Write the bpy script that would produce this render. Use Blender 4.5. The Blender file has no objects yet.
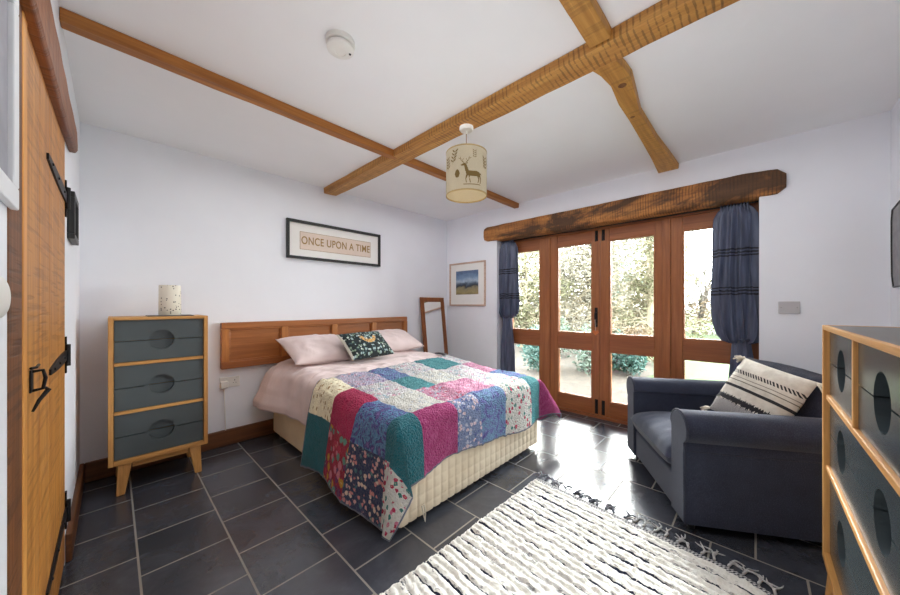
import bpy, math, random
from mathutils import Vector, Matrix, noise as mnoise
random.seed(7)
PI = math.pi
COL = bpy.context.scene.collection
H = 2.47            # ceiling height
WX, WY, LX, RY = 3.45, 3.345, -0.154, -0.63   # window wall, headboard wall, door wall, near side wall

# ------------------------------------------------------------------ mesh helper
class MB:
    def __init__(s):
        s.v, s.f, s.m, s.uv = [], [], [], {}
        s.T = None
    def vert(s, p):
        p = Vector(p)
        if s.T is not None: p = s.T @ p
        s.v.append(p); return len(s.v) - 1
    def face(s, idx, mi=0, uv=None):
        s.f.append(tuple(idx)); s.m.append(mi)
        if uv: s.uv[len(s.f) - 1] = uv
    def box(s, x0, y0, z0, x1, y1, z1, mi=0):
        b = len(s.v)
        for p in ((x0,y0,z0),(x1,y0,z0),(x1,y1,z0),(x0,y1,z0),(x0,y0,z1),(x1,y0,z1),(x1,y1,z1),(x0,y1,z1)): s.vert(p)
        for q in ((0,3,2,1),(4,5,6,7),(0,1,5,4),(1,2,6,5),(2,3,7,6),(3,0,4,7)): s.face([b+i for i in q], mi)
        return s
    def hexa(s, pts, mi=0):
        b = len(s.v)
        for p in pts: s.vert(p)
        for q in ((0,3,2,1),(4,5,6,7),(0,1,5,4),(1,2,6,5),(2,3,7,6),(3,0,4,7)): s.face([b+i for i in q], mi)
        return s
    def tube(s, pts, rad, n=8, mi=0, caps=True):
        pts = [Vector(p) for p in pts]
        if not isinstance(rad, (list, tuple)): rad = [rad]*len(pts)
        rings = []; up = None
        for i, p in enumerate(pts):
            d = (pts[min(i+1, len(pts)-1)] - pts[max(i-1, 0)]).normalized()
            if up is None:
                a = Vector((0,0,1)) if abs(d.z) < .9 else Vector((1,0,0))
                up = d.cross(a).normalized()
            up = (up - d*up.dot(d)).normalized()
            w = d.cross(up)
            rings.append([s.vert(p + (up*math.cos(2*PI*k/n) + w*math.sin(2*PI*k/n))*rad[i]) for k in range(n)])
        for a, b in zip(rings, rings[1:]):
            for k in range(n): s.face((a[k], a[(k+1)%n], b[(k+1)%n], b[k]), mi)
        if caps:
            s.face(rings[0][::-1], mi); s.face(rings[-1], mi)
        return s
    def lathe(s, prof, c, n=24, mi=0, capb=False, capt=False):
        rings = [[s.vert((c[0]+r*math.cos(2*PI*k/n), c[1]+r*math.sin(2*PI*k/n), c[2]+z)) for k in range(n)] for r, z in prof]
        for a, b in zip(rings, rings[1:]):
            for k in range(n): s.face((a[k], a[(k+1)%n], b[(k+1)%n], b[k]), mi)
        if capb: s.face(rings[0][::-1], mi)
        if capt: s.face(rings[-1], mi)
        return s
    def prism(s, poly, fn, a, b, mi=0):
        """poly: 2d points; fn(u, v, w) -> 3d; extruded w from a to b"""
        n = len(poly)
        A = [s.vert(fn(u, v, a)) for u, v in poly]; B = [s.vert(fn(u, v, b)) for u, v in poly]
        s.face(A[::-1], mi); s.face(B, mi)
        for i in range(n): s.face((A[i], A[(i+1)%n], B[(i+1)%n], B[i]), mi)
        return s
    def grid(s, fn, nu, nv, mi=0, mfn=None, wrap=False, uvfn=None):
        I = [[s.vert(fn(i/nu, j/nv)) for j in range(nv+1)] for i in range(nu if wrap else nu+1)]
        for i in range(nu):
            for j in range(nv):
                i2 = (i+1) % nu if wrap else i+1
                uv = None
                if uvfn: uv = [uvfn(a/nu, b/nv) for a, b in ((i,j),(i+1,j),(i+1,j+1),(i,j+1))]
                s.face((I[i][j], I[i2][j], I[i2][j+1], I[i][j+1]), mfn((i+.5)/nu, (j+.5)/nv) if mfn else mi, uv)
        return s
    def build(s, name, mats, parent=None, local=False, smooth=False, bevel=0, seg=2, sub=0, fixn=True, solid=0, auto=None):
        me = bpy.data.meshes.new(name)
        off = Vector((0,0,0))
        if parent is not None and not local:
            p = parent
            while p is not None: off = off + p.location; p = p.parent
        me.from_pydata([tuple(v - off) for v in s.v], [], s.f)
        if not isinstance(mats, (list, tuple)): mats = [mats]
        for m in mats: me.materials.append(m)
        me.polygons.foreach_set('material_index', s.m)
        if s.uv:
            l = me.uv_layers.new(name='UVMap')
            for fi, uvs in s.uv.items():
                for li, uv in zip(me.polygons[fi].loop_indices, uvs): l.data[li].uv = uv
        if fixn:
            import bmesh
            bm = bmesh.new(); bm.from_mesh(me); bmesh.ops.recalc_face_normals(bm, faces=bm.faces[:]); bm.to_mesh(me); bm.free()
        if smooth: me.polygons.foreach_set('use_smooth', [True]*len(me.polygons))
        if smooth and auto: me.set_sharp_from_angle(angle=math.radians(auto))
        me.update()
        o = bpy.data.objects.new(name, me); COL.objects.link(o)
        if parent is not None: o.parent = parent
        if solid:
            m = o.modifiers.new('solid', 'SOLIDIFY'); m.thickness = solid; m.offset = -1
        if bevel:
            m = o.modifiers.new('bevel', 'BEVEL'); m.width = bevel; m.segments = seg; m.limit_method = 'ANGLE'; m.angle_limit = math.radians(35)
            m.harden_normals = False
        if sub:
            m = o.modifiers.new('sub', 'SUBSURF'); m.levels = sub; m.render_levels = sub
        return o

def empty(name, loc, rz=0):
    o = bpy.data.objects.new(name, None); COL.objects.link(o)
    o.location = loc; o.rotation_euler = (0, 0, rz); o.empty_display_size = .1
    return o
def tag(o, label=None, cat=None, group=None, kind=None):
    if label: o['label'] = label
    if cat: o['category'] = cat
    if group: o['group'] = group
    if kind: o['kind'] = kind
    return o
def copy_tree(o, parent=None):
    c = o.copy(); COL.objects.link(c); c.parent = parent
    for ch in list(o.children): copy_tree(ch, c)
    return c
def nz(x, y, z=0): return mnoise.noise(Vector((x, y, z)))

# ------------------------------------------------------------------ materials
def lin(c):
    return tuple(((x/255)/12.92 if x/255 <= .04045 else ((x/255+.055)/1.055)**2.4) for x in c) + (1,)
class NT:
    def __init__(s, name):
        s.mat = bpy.data.materials.new(name); s.mat.use_nodes = True
        s.t = s.mat.node_tree; s.t.nodes.clear()
        s.out = s.n('ShaderNodeOutputMaterial')
        s.b = s.n('ShaderNodeBsdfPrincipled'); s.l(s.b.outputs[0], s.out.inputs[0])
    def n(s, typ, **kw):
        o = s.t.nodes.new(typ)
        for k, v in kw.items(): setattr(o, k, v)
        return o
    def l(s, a, b): s.t.links.new(a, b)
    def set(s, node, **kw):
        for k, v in kw.items():
            k = k.replace('_', ' ')
            if hasattr(v, 'is_linked') or isinstance(v, bpy.types.NodeSocket): s.l(v, node.inputs[k])
            else: node.inputs[k].default_value = v
        return node
    def coord(s, kind='Object', scale=(1,1,1), loc=(0,0,0), rot=(0,0,0)):
        tc = s.n('ShaderNodeTexCoord'); mp = s.n('ShaderNodeMapping')
        s.l(tc.outputs[kind], mp.inputs[0])
        mp.inputs['Scale'].default_value = scale; mp.inputs['Location'].default_value = loc; mp.inputs['Rotation'].default_value = rot
        return mp.outputs[0]
    def noise(s, v, scale=5, detail=4, rough=.6, dist=0):
        o = s.n('ShaderNodeTexNoise'); s.l(v, o.inputs['Vector'])
        o.inputs['Scale'].default_value = scale; o.inputs['Detail'].default_value = detail
        o.inputs['Roughness'].default_value = rough; o.inputs['Distortion'].default_value = dist
        return o.outputs[0]
    def ramp(s, fac, stops, interp='LINEAR'):
        o = s.n('ShaderNodeValToRGB'); s.l(fac, o.inputs[0]); cr = o.color_ramp; cr.interpolation = interp
        while len(cr.elements) < len(stops): cr.elements.new(.5)
        for e, (p, c) in zip(cr.elements, stops): e.position = p; e.color = c
        return o.outputs[0]
    def mix(s, fac, a, b, mode='MIX'):
        o = s.n('ShaderNodeMix', data_type='RGBA', blend_type=mode)
        for sock, v in ((o.inputs[0], fac), (o.inputs[6], a), (o.inputs[7], b)):
            if isinstance(v, bpy.types.NodeSocket): s.l(v, sock)
            else: sock.default_value = v
        return o.outputs[2]
    def math(s, op, a, b=0, clamp=False):
        o = s.n('ShaderNodeMath', operation=op); o.use_clamp = clamp
        for sock, v in ((o.inputs[0], a), (o.inputs[1], b)):
            if isinstance(v, bpy.types.NodeSocket): s.l(v, sock)
            else: sock.default_value = v
        return o.outputs[0]
    def bump(s, h, strength=.3, dist=.01):
        o = s.n('ShaderNodeBump'); s.l(h, o.inputs['Height']); o.inputs['Strength'].default_value = strength; o.inputs['Distance'].default_value = dist
        s.l(o.outputs[0], s.b.inputs['Normal']); return o
    def vor(s, v, scale, feature='F1', rnd=1):
        o = s.n('ShaderNodeTexVoronoi', feature=feature); s.l(v, o.inputs['Vector']); o.inputs['Scale'].default_value = scale
        o.inputs['Randomness'].default_value = rnd
        return o
    def sep(s, v):
        o = s.n('ShaderNodeSeparateXYZ'); s.l(v, o.inputs[0]); return o.outputs

def plain(name, c, rough=.6, metal=0, var=.12, scale=12, bump=0, bscale=60, sheen=0, spec=.5, kind='Object'):
    m = NT(name); v = m.coord(kind)
    f = m.noise(v, scale, 3)
    a = lin(c); d = tuple(x*(1-var) for x in a[:3]) + (1,); e = tuple(min(1, x*(1+var*.6)) for x in a[:3]) + (1,)
    m.l(m.ramp(f, [(.3, d), (.7, e)]), m.b.inputs['Base Color'])
    m.set(m.b, Roughness=rough, Metallic=metal)
    m.b.inputs['Specular IOR Level'].default_value = spec
    if sheen: m.b.inputs['Sheen Weight'].default_value = sheen
    if bump: m.bump(m.noise(v, bscale, 2), bump, .004)
    return m.mat

def wood(name, light, dark, axis='x', scale=1.0, rough=.5, saw=0, stain=None, bump=.3, ring=9, sawp=0):
    """grain runs along axis; saw = strength of cross-cut saw marks; stain = darker blotches"""
    m = NT(name)
    st = {'x': (.35, 7, 7), 'y': (7, .35, 7), 'z': (7, 7, .35)}[axis]
    v = m.coord('Object', tuple(a*scale for a in st))
    g = m.noise(v, 3.0, 6, .65, .6)
    g2 = m.noise(v, ring, 3, .7)
    col = m.ramp(g, [(.25, lin(dark)), (.5, lin(tuple((a+b)/2 for a, b in zip(light, dark)))), (.75, lin(light))])
    fine = m.ramp(g2, [(.35, (.72,.66,.6,1)), (.6, (1,1,1,1))])
    col = m.mix(.7, col, fine, 'MULTIPLY')
    h = g2
    if stain:
        vb = m.coord('Object', tuple((.25 if a < 1 else .5)*3 for a in st))
        s = m.ramp(m.noise(vb, 1.6, 5, .7, .5), [(.46, (0,0,0,1)), (.56, (1,1,1,1))])
        col = m.mix(m.math('MULTIPLY', s, stain[1]), col, lin(stain[0]))
    if saw:
        ca = {'x': (1, .06, .06), 'y': (.06, 1, .06), 'z': (.06, .06, 1)}[axis]
        vs = m.coord('Object', ca)
        sw = m.noise(vs, 55, 2, .5)
        big = m.noise(m.coord('Object'), 6, 3)
        if sawp:
            ax = m.sep(m.coord('Object'))[{'x': 0, 'y': 1, 'z': 2}[axis]]
            wv = m.math('ADD', m.math('DIVIDE', ax, sawp), m.math('MULTIPLY', m.noise(m.coord('Object'), 3.5, 2), 1.1))
            sw = m.math('MULTIPLY', m.math('ADD', m.math('SINE', m.math('MULTIPLY', wv, 2*PI)), 1.0), m.math('ADD', m.math('MULTIPLY', m.noise(m.coord('Object'), 15, 4, .7), .85), -.08))
        mk = m.math('MULTIPLY', m.ramp(sw, [(.5, (0,0,0,1)), (.62, (1,1,1,1))]), m.ramp(big, [(.32, (0,0,0,1)), (.5, (1,1,1,1))]))
        col = m.mix(m.math('MULTIPLY', mk, saw), col, lin(tuple(x*.42 for x in dark)))
        h = m.math('SUBTRACT', g2, m.math('MULTIPLY', mk, .8))
    m.l(col, m.b.inputs['Base Color']); m.set(m.b, Roughness=rough)
    m.bump(h, bump, .004)
    return m.mat

M = {}
M['wall'] = plain('wall_paint', (239,241,247), .85, var=.02, scale=2.5, bump=.12, bscale=14)
M['ceil'] = plain('ceiling_paint', (242,242,243), .9, var=.02, scale=2, bump=.1, bscale=10)
M['beam'] = wood('oak_beam', (222,170,92), (164,106,46), 'y', 1, .55, saw=.5, sawp=.026)
M['beamx'] = wood('oak_joist', (200,132,58), (140,84,32), 'x', 1, .5)
M['joist'] = wood('oak_bent_joist', (222,170,88), (168,112,46), 'x', .8, .55, saw=.25)
M['lintel'] = wood('rough_lintel', (220,152,78), (146,90,42), 'y', .8, .6, saw=.6, sawp=.022, stain=((52,34,20), .85), bump=.6)
M['doorwood'] = wood('iroko_frame', (182,116,66), (140,80,42), 'z', 1, .4, bump=.12)
M['doorrail'] = wood('iroko_rail', (172,104,58), (132,74,38), 'y', 1, .4, bump=.12)
M['plank'] = wood('oak_plank', (224,160,76), (164,102,40), 'z', .8, .5, saw=.28, bump=.3)
M['jamb'] = wood('oak_jamb', (150,94,46), (88,52,24), 'z', 1, .6, saw=.4, bump=.4)
M['cham'] = wood('oak_stop', (240,176,92), (206,136,60), 'z', 1, .5)
M['skirt'] = wood('dark_skirting', (130,80,42), (82,48,24), 'x', 1, .5)
M['skirty'] = wood('dark_skirting_side', (130,80,42), (82,48,24), 'y', 1, .5)
M['headboard'] = wood('headboard_oak', (182,114,58), (138,80,36), 'x', 1, .4, bump=.1)
M['hbstile'] = wood('headboard_stile', (198,130,68), (158,96,44), 'z', 1, .4, bump=.1)
M['oak'] = wood('pale_oak', (224,172,104), (190,132,68), 'z', 1, .45, bump=.08)
M['oakx'] = wood('pale_oak_cross', (224,172,104), (190,132,68), 'x', 1, .45, bump=.08)
M['mirrorwood'] = wood('mirror_oak', (160,96,46), (110,62,28), 'z', 1, .45, bump=.1)
M['slate_paint'] = plain('slate_drawer', (80,88,90), .4, var=.08, scale=5)
M['slate_dark'] = plain('slate_drawer_gloss', (64,72,76), .24, var=.08, scale=5)
M['slate_top'] = plain('chest_top', (96,92,88), .4, var=.15, scale=4)
M['iron'] = plain('black_iron', (34,33,34), .5, metal=.6, var=.2, scale=40, bump=.3, bscale=90)
M['blackframe'] = plain('black_frame', (30,29,30), .45, var=.1)
M['white_plastic'] = plain('white_plastic', (232,230,224), .4, var=.03)
M['grey_plate'] = plain('switch_plate', (196,194,196), .35, metal=.2, var=.03)
M['mount'] = plain('white_mount', (240,238,234), .8, var=.02)
M['white_frame'] = plain('white_frame', (228,230,232), .5, var=.03)
M['steel'] = plain('steel', (170,170,168), .3, metal=1, var=.05)

def m_floor():
    m = NT('slate_tiles')
    tc = m.n('ShaderNodeTexCoord'); x, y, z = m.sep(tc.outputs['Object'])
    cmb = m.n('ShaderNodeCombineXYZ')
    m.l(m.math('ADD', y, 3.3333), cmb.inputs[0]); m.l(m.math('ADD', x, -.085 + 11*.3400), cmb.inputs[1])
    br = m.n('ShaderNodeTexBrick'); m.l(cmb.outputs[0], br.inputs['Vector'])
    br.offset = .5; br.offset_frequency = 2; br.squash = 1
    m.set(br, Scale=1.0, Mortar_Size=.0045, Mortar_Smooth=.15, Bias=0.0, Brick_Width=.33333, Row_Height=.3400)
    br.inputs['Color1'].default_value = (0,0,0,1); br.inputs['Color2'].default_value = (1,1,1,1); br.inputs['Mortar'].default_value = (.5,.5,.5,1)
    v = m.coord('Object')
    big = m.noise(v, 4, 6, .65, .8); fine = m.noise(v, 40, 4, .7)
    c = m.ramp(big, [(.3, lin((50,53,60))), (.55, lin((68,71,80))), (.75, lin((92,95,104)))])
    c = m.mix(.35, c, m.ramp(br.outputs['Color'], [(0, lin((40,42,48))), (1, lin((76,78,86)))]))
    c = m.mix(.25, c, m.ramp(fine, [(.3, (.4,.4,.4,1)), (.7, (1,1,1,1))]), 'MULTIPLY')
    c = m.mix(br.outputs['Fac'], c, lin((136,130,120)))
    m.l(c, m.b.inputs['Base Color'])
    m.l(m.ramp(br.outputs['Fac'], [(0, (.24,.24,.24,1)), (1, (.7,.7,.7,1))]), m.b.inputs['Roughness'])
    m.b.inputs['Specular IOR Level'].default_value = 1.0
    h = m.math('SUBTRACT', m.math('ADD', m.math('MULTIPLY', big, .7), m.math('MULTIPLY', fine, .25)), br.outputs['Fac'])
    m.bump(h, .35, .006)
    return m.mat
M['floor'] = m_floor()

def m_glass():
    m = NT('clear_glass'); m.t.nodes.remove(m.b)
    tr = m.n('ShaderNodeBsdfTransparent'); gl = m.n('ShaderNodeBsdfGlossy'); gl.inputs['Roughness'].default_value = .02
    tr.inputs[0].default_value = (.96,.98,.97,1)
    fr = m.n('ShaderNodeFresnel'); fr.inputs[0].default_value = 1.3
    mx = m.n('ShaderNodeMixShader'); m.l(fr.outputs[0], mx.inputs[0]); m.l(tr.outputs[0], mx.inputs[1]); m.l(gl.outputs[0], mx.inputs[2]); m.l(mx.outputs[0], m.out.inputs[0])
    return m.mat
M['glass'] = m_glass()
def m_mirror():
    m = NT('mirror_glass'); m.b.inputs['Base Color'].default_value = (.88,.89,.9,1); m.set(m.b, Metallic=1.0, Roughness=.02); return m.mat
M['mirror'] = m_mirror()

def fabric(name, c, rough=.95, var=.15, scale=8, weave=260, bump=.4, sheen=.3, fleck=None):
    m = NT(name); v = m.coord('Object')
    f = m.noise(v, scale, 4); a = lin(c)
    col = m.ramp(f, [(.3, tuple(x*(1-var) for x in a[:3])+(1,)), (.7, tuple(min(1, x*(1+var)) for x in a[:3])+(1,))])
    w = m.noise(v, weave, 2, .7)
    if fleck: col = m.mix(m.math('MULTIPLY', m.ramp(w, [(.5,(0,0,0,1)),(.7,(1,1,1,1))]), .6), col, lin(fleck))
    m.l(col, m.b.inputs['Base Color']); m.set(m.b, Roughness=rough); m.b.inputs['Sheen Weight'].default_value = sheen
    m.b.inputs['Specular IOR Level'].default_value = .06
    m.bump(w, bump, .003); return m.mat
M['navy'] = fabric('navy_wool', (50,54,70), fleck=(82,87,106), sheen=.25)
M['navy_back'] = fabric('navy_wool_deep', (47,50,64), fleck=(76,80,97), sheen=.25)
M['duvet'] = fabric('pink_cotton', (216,198,195), var=.05, weave=120, bump=.15, sheen=.1)
M['divan'] = fabric('cream_damask', (226,206,172), var=.05, weave=150, bump=.2, sheen=.1)
M['cream_knit'] = fabric('cream_knit', (226,216,198), var=.12, weave=160, bump=.7)
M['grey_fringe'] = fabric('grey_fringe', (190,188,186), var=.3, scale=40, weave=200)
M['navy_fringe'] = fabric('navy_fringe', (90,92,104), var=.35, scale=30, weave=200)

# ---- quilt patches (UV in metres)
def patch(name, base, dots=None, dscale=22, dsize=.34, leaf=None, swirl=None, bumps=64, bstr=1.0):
    m = NT(name); v = m.coord('UV')
    col = base = lin(base)
    f = m.noise(v, 14, 4)
    col = m.mix(.35, base, m.ramp(f, [(.3, tuple(x*.55 for x in base[:3])+(1,)), (.7, tuple(min(1, x*1.35) for x in base[:3])+(1,))]))
    if swirl:
        s = m.noise(v, 9, 3, .6, 2.6)
        st = [(.3 + .4*i/max(1, len(swirl)-1), lin(c)) for i, c in enumerate(swirl)]
        col = m.mix(.9, col, m.ramp(s, st))
    if leaf:
        lv = m.vor(m.coord('UV', (1, 1.9, 1), rot=(0,0,.7)), dscale*1.7)
        msk = m.ramp(lv.outputs['Distance'], [(.26, (1,1,1,1)), (.32, (0,0,0,1))])
        col = m.mix(msk, col, lin(leaf))
    if dots:
        vv = m.n('ShaderNodeVectorMath', operation='ADD'); m.l(v, vv.inputs[0])
        ds = m.n('ShaderNodeVectorMath', operation='SCALE'); nn = m.n('ShaderNodeTexNoise'); m.l(v, nn.inputs['Vector']); nn.inputs['Scale'].default_value = 70
        m.l(nn.outputs['Color'], ds.inputs[0]); ds.inputs['Scale'].default_value = .018; m.l(ds.outputs[0], vv.inputs[1])
        vo = m.vor(vv.outputs[0], dscale)
        sr = m.sep(vo.outputs['Color'])
        stops = [(i/len(dots), lin(c)) for i, c in enumerate(dots)]
        dc = m.ramp(sr[0], stops, 'CONSTANT')
        cen = m.ramp(vo.outputs['Distance'], [(.1, (1,1,1,1)), (.16, (0,0,0,1))])
        dc = m.mix(m.math('MULTIPLY', cen, .6), dc, (.9,.75,.5,1))
        msk = m.ramp(vo.outputs['Distance'], [(dsize, (1,1,1,1)), (dsize+.06, (0,0,0,1))])
        col = m.mix(msk, col, dc)
    m.l(col, m.b.inputs['Base Color']); m.set(m.b, Roughness=.9); m.b.inputs['Sheen Weight'].default_value = .15
    m.b.inputs['Specular IOR Level'].default_value = .06
    q = m.vor(v, bumps, 'DISTANCE_TO_EDGE')
    qs = m.ramp(q.outputs['Distance'], [(0, (0,0,0,1)), (.25, (1,1,1,1))])
    m.bump(m.math('ADD', qs, m.math('MULTIPLY', m.noise(v, 150, 2, .7), .6)), bstr, .010)
    return m.mat
QM = dict(
    teal=patch('patch_teal', (44,116,128)),
    rasp=patch('patch_raspberry', (190,44,92)),
    mag=patch('patch_magenta', (176,62,122), swirl=[(164,48,108),(180,64,124),(196,90,144)]),
    pink=patch('patch_pink', (218,140,176), swirl=[(200,110,150),(226,160,190),(238,196,212)]),
    pinkfl=patch('patch_pink_floral', (212,150,176), dots=[(196,60,100),(236,220,226),(180,190,210),(212,150,176)], dscale=40, dsize=.42),
    cream=patch('patch_cream_leaf', (232,222,192), leaf=(150,112,52), dscale=13, bstr=.4),
    paisley=patch('patch_paisley', (84,76,140), swirl=[(52,40,96),(96,84,160),(110,168,204),(70,60,130),(150,120,180)]),
    mandala=patch('patch_mandala', (176,48,72), dots=[(214,160,60),(200,60,90),(110,170,150),(226,140,160),(120,60,110)], dscale=20, dsize=.48),
    navyfl=patch('patch_navy_floral', (62,70,104), dots=[(232,184,180),(226,150,150),(62,70,104),(240,214,200),(90,130,140)], dscale=36, dsize=.42),
    whitefl=patch('patch_white_floral', (240,236,228), dots=[(214,60,100),(240,236,228),(226,130,160),(60,140,130),(190,40,80)], dscale=28, dsize=.36),
    bluefl=patch('patch_blue_floral', (136,152,192), dots=[(206,210,228),(236,214,220),(100,116,176),(136,152,192)], dscale=34, dsize=.45),
    purple=patch('patch_purple', (104,96,164), swirl=[(80,60,140),(116,120,184),(120,168,196),(90,70,150)]),
    white=patch('patch_cream_white', (232,230,220), dots=[(232,230,220),(200,206,212),(240,236,228)], dscale=30),
    lilac=patch('patch_lilac', (206,196,216), dots=[(180,160,200),(226,180,196),(206,196,216),(150,170,200)], dscale=30, dsize=.4),
    pale=patch('patch_pale_floral', (232,228,228), dots=[(226,170,190),(232,228,228),(170,196,206),(210,190,214)], dscale=26, dsize=.36),
    aqua=patch('patch_aqua', (86,158,164)),
    bind=patch('quilt_binding', (120,124,140), bumps=200, bstr=.3),
)

# ------------------------------------------------------------------ room shell
def struct(o): o['kind'] = 'structure'; return o
b = MB().box(LX-.3, RY-.2, -.12, 3.80, WY+.2, 0); struct(b.build('floor', M['floor']))
b = MB().box(LX-.3, RY-.2, H, 3.80, WY+.2, H+.15); struct(b.build('ceiling', M['ceil']))
b = MB().box(LX-.3, WY, 0, 3.80, WY+.15, H); struct(b.build('wall_back', M['wall']))
b = MB().box(LX-.3, RY-.15, 0, 3.80, RY, H); struct(b.build('wall_right', M['wall']))
DY0, DY1, DZ1 = 1.29, 2.345, 2.02          # plank door opening
b = MB()
b.box(LX-.2, RY, 0, LX, DY0, H).box(LX-.2, DY1, 0, LX, WY, H).box(LX-.2, DY0, DZ1, LX, DY1, H).box(LX-.2, DY0, 0, LX-.10, DY1, DZ1)
struct(b.build('wall_left', M['wall']))
OY0, OY1, OZ1 = -.02, 2.44, 2.06           # glazed opening
b = MB()
b.box(WX, RY, 0, 3.78, OY0, H).box(WX, OY1, 0, 3.78, WY, H).box(WX, OY0, OZ1, 3.78, OY1, H)
struct(b.build('wall_front', M['wall']))

# skirting boards
def skirt(name, x0, y0, x1, y1, m):
    o = MB().box(x0, y0, 0, x1, y1, .135).build(name, m, bevel=.006); struct(o)
skirt('baseboard_back', LX+.022, WY-.03, 3.44, WY, M['skirt'])
skirt('baseboard_left', LX, 2.36, LX+.022, WY-.001, M['skirty'])
skirt('baseboard_front', WX-.02, 2.45, WX, WY-.031, M['skirty'])
skirt('baseboard_right', LX+.01, RY, WX-.001, RY+.02, M['skirt'])

# ------------------------------------------------------------------ ceiling beams
def rough_bar(name, mat, axis, a0, a1, c0, c1, z0, z1, n=40, amp=.006, seed=0, endc=.0):
    """hewn bar: cross-section c0..c1 x z0..z1 swept along axis with wobbling faces"""
    b = MB(); rings = []
    for i in range(n+1):
        t = a0 + (a1-a0)*i/n
        w = [amp*nz(t*2.2, seed+k*7.3)+amp*.4*nz(t*9, seed+k*3.1) for k in range(4)]
        r = []
        for (c, z) in ((c0+w[0], z1), (c0+w[0]+.004, z0+w[2]), ((c0+c1)/2, z0+w[2]*.6), (c1+w[1]-.004, z0+w[3]), (c1+w[1], z1)):
            r.append(b.vert((t, c, z) if axis == 'x' else (c, t, z)))
        rings.append(r)
    for A, B in zip(rings, rings[1:]):
        for k in range(5): b.face((A[k], A[(k+1)%5], B[(k+1)%5], B[k]))
    b.face(rings[0][::-1]); b.face(rings[-1])
    return b.build(name, mat, bevel=.004)
o = rough_bar('ceiling_beam', M['beam'], 'y', RY+.001, WY-.001, 1.552, 1.700, 2.412, H-.001, seed=2, amp=.008)
tag(o, 'wide rough sawn oak ceiling beam carrying the pendant lamp', 'beam', kind='structure')
o = rough_bar('ceiling_beam', M['beamx'], 'x', LX+.001, WX-.001, 2.106, 2.180, 2.416, H-.001, seed=11, amp=.004)
tag(o, 'narrow straight oak ceiling beam crossing above the bed from door wall', 'beam', kind='structure')
# bent joist (runs from the wide beam to the window wall)
L_ = [(1.70,.622),(1.714,.614),(1.776,.598),(1.90,.585),(2.106,.604),(2.327,.605),(2.672,.615),(3.086,.630),(3.449,.652)]
R_ = [(1.70,.497),(1.724,.493),(1.797,.481),(1.90,.474),(2.034,.490),(2.294,.522),(2.739,.519),(3.104,.501),(3.449,.489)]
b = MB(); rings = []
for (p, q) in zip(L_, R_):
    rings.append([b.vert((p[0], p[1], H-.001)), b.vert((p[0], p[1]-.006, 2.424)), b.vert((q[0], q[1]+.004, 2.424)), b.vert((q[0], q[1], H-.001))])
for A, B in zip(rings, rings[1:]):
    for k in range(4): b.face((A[k], A[(k+1)%4], B[(k+1)%4], B[k]))
b.face(rings[0][::-1]); b.face(rings[-1])
# knots are part of the joist
for kx, ky, kr in ((1.93,.53,.022),(2.30,.572,.014)):
    b.lathe([(kr,0),(kr*.8,-.004),(kr*.3,-.001),(.001,-.003)], (kx, ky, 2.4245), 12, 1)
o = b.build('ceiling_beam', [M['joist'], M['jamb']], bevel=.006)
tag(o, 'curved knotty oak ceiling beam between wide beam and window wall', 'beam', kind='structure')
o = rough_bar('ceiling_beam', M['joist'], 'x', LX+.001, 1.551, .470, .568, 2.424, H-.001, seed=31, amp=.006)
tag(o, 'short pale sawn oak ceiling beam butting into the wide beam overhead', 'beam', kind='structure')

# lintel above glazing
b = MB(); n = 60; rings = []
y0, y1 = -.165, 2.63
for i in range(n+1):
    t = y0 + (y1-y0)*i/n
    e0 = min(1, (t-y0)/.07); e0 = math.sqrt(max(0, 1-(1-e0)**2)); e1 = min(1, (y1-t)/.03); e1 = math.sqrt(max(0, 1-(1-e1)**2))
    sh = min(.55+.45*e0, .8+.2*e1)
    cz = 2.16 + .012*nz(t*1.1, 3); hh = (.094 + .008*nz(t*1.7, 9))*sh
    if t < .1: cz -= .012*(1-(t-y0)/.265)
    top, bot = cz+hh+.004*nz(t*8, 1), cz-hh-.004+.005*nz(t*6, 5)
    if OY0-.02 < t < OY1+.02: bot = min(bot, 2.085)
    xf = 3.415+.008*nz(t*3, 8); mid = .008*nz(t*5, 12)
    pr = [(3.62, top), (3.449, top), (xf+.012, top-.004), (xf, cz+hh*.4+mid), (xf+.004*nz(t*9,2), cz-hh*.5), (xf+.014, bot+.004), (3.449, bot-.012 if OY0<t<OY1 else bot), (3.62, bot-.014 if OY0<t<OY1 else bot)]
    rings.append([b.vert((x, t, z)) for x, z in pr])
for A, B in zip(rings, rings[1:]):
    for k in range(8): b.face((A[k], A[(k+1)%8], B[(k+1)%8], B[k]))
b.face(rings[0][::-1]); b.face(rings[-1])
o = b.build('lintel_beam', M['lintel'], smooth=True, auto=40)
tag(o, 'dark rough hewn oak lintel above the glazed doors', 'lintel', kind='structure')

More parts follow.
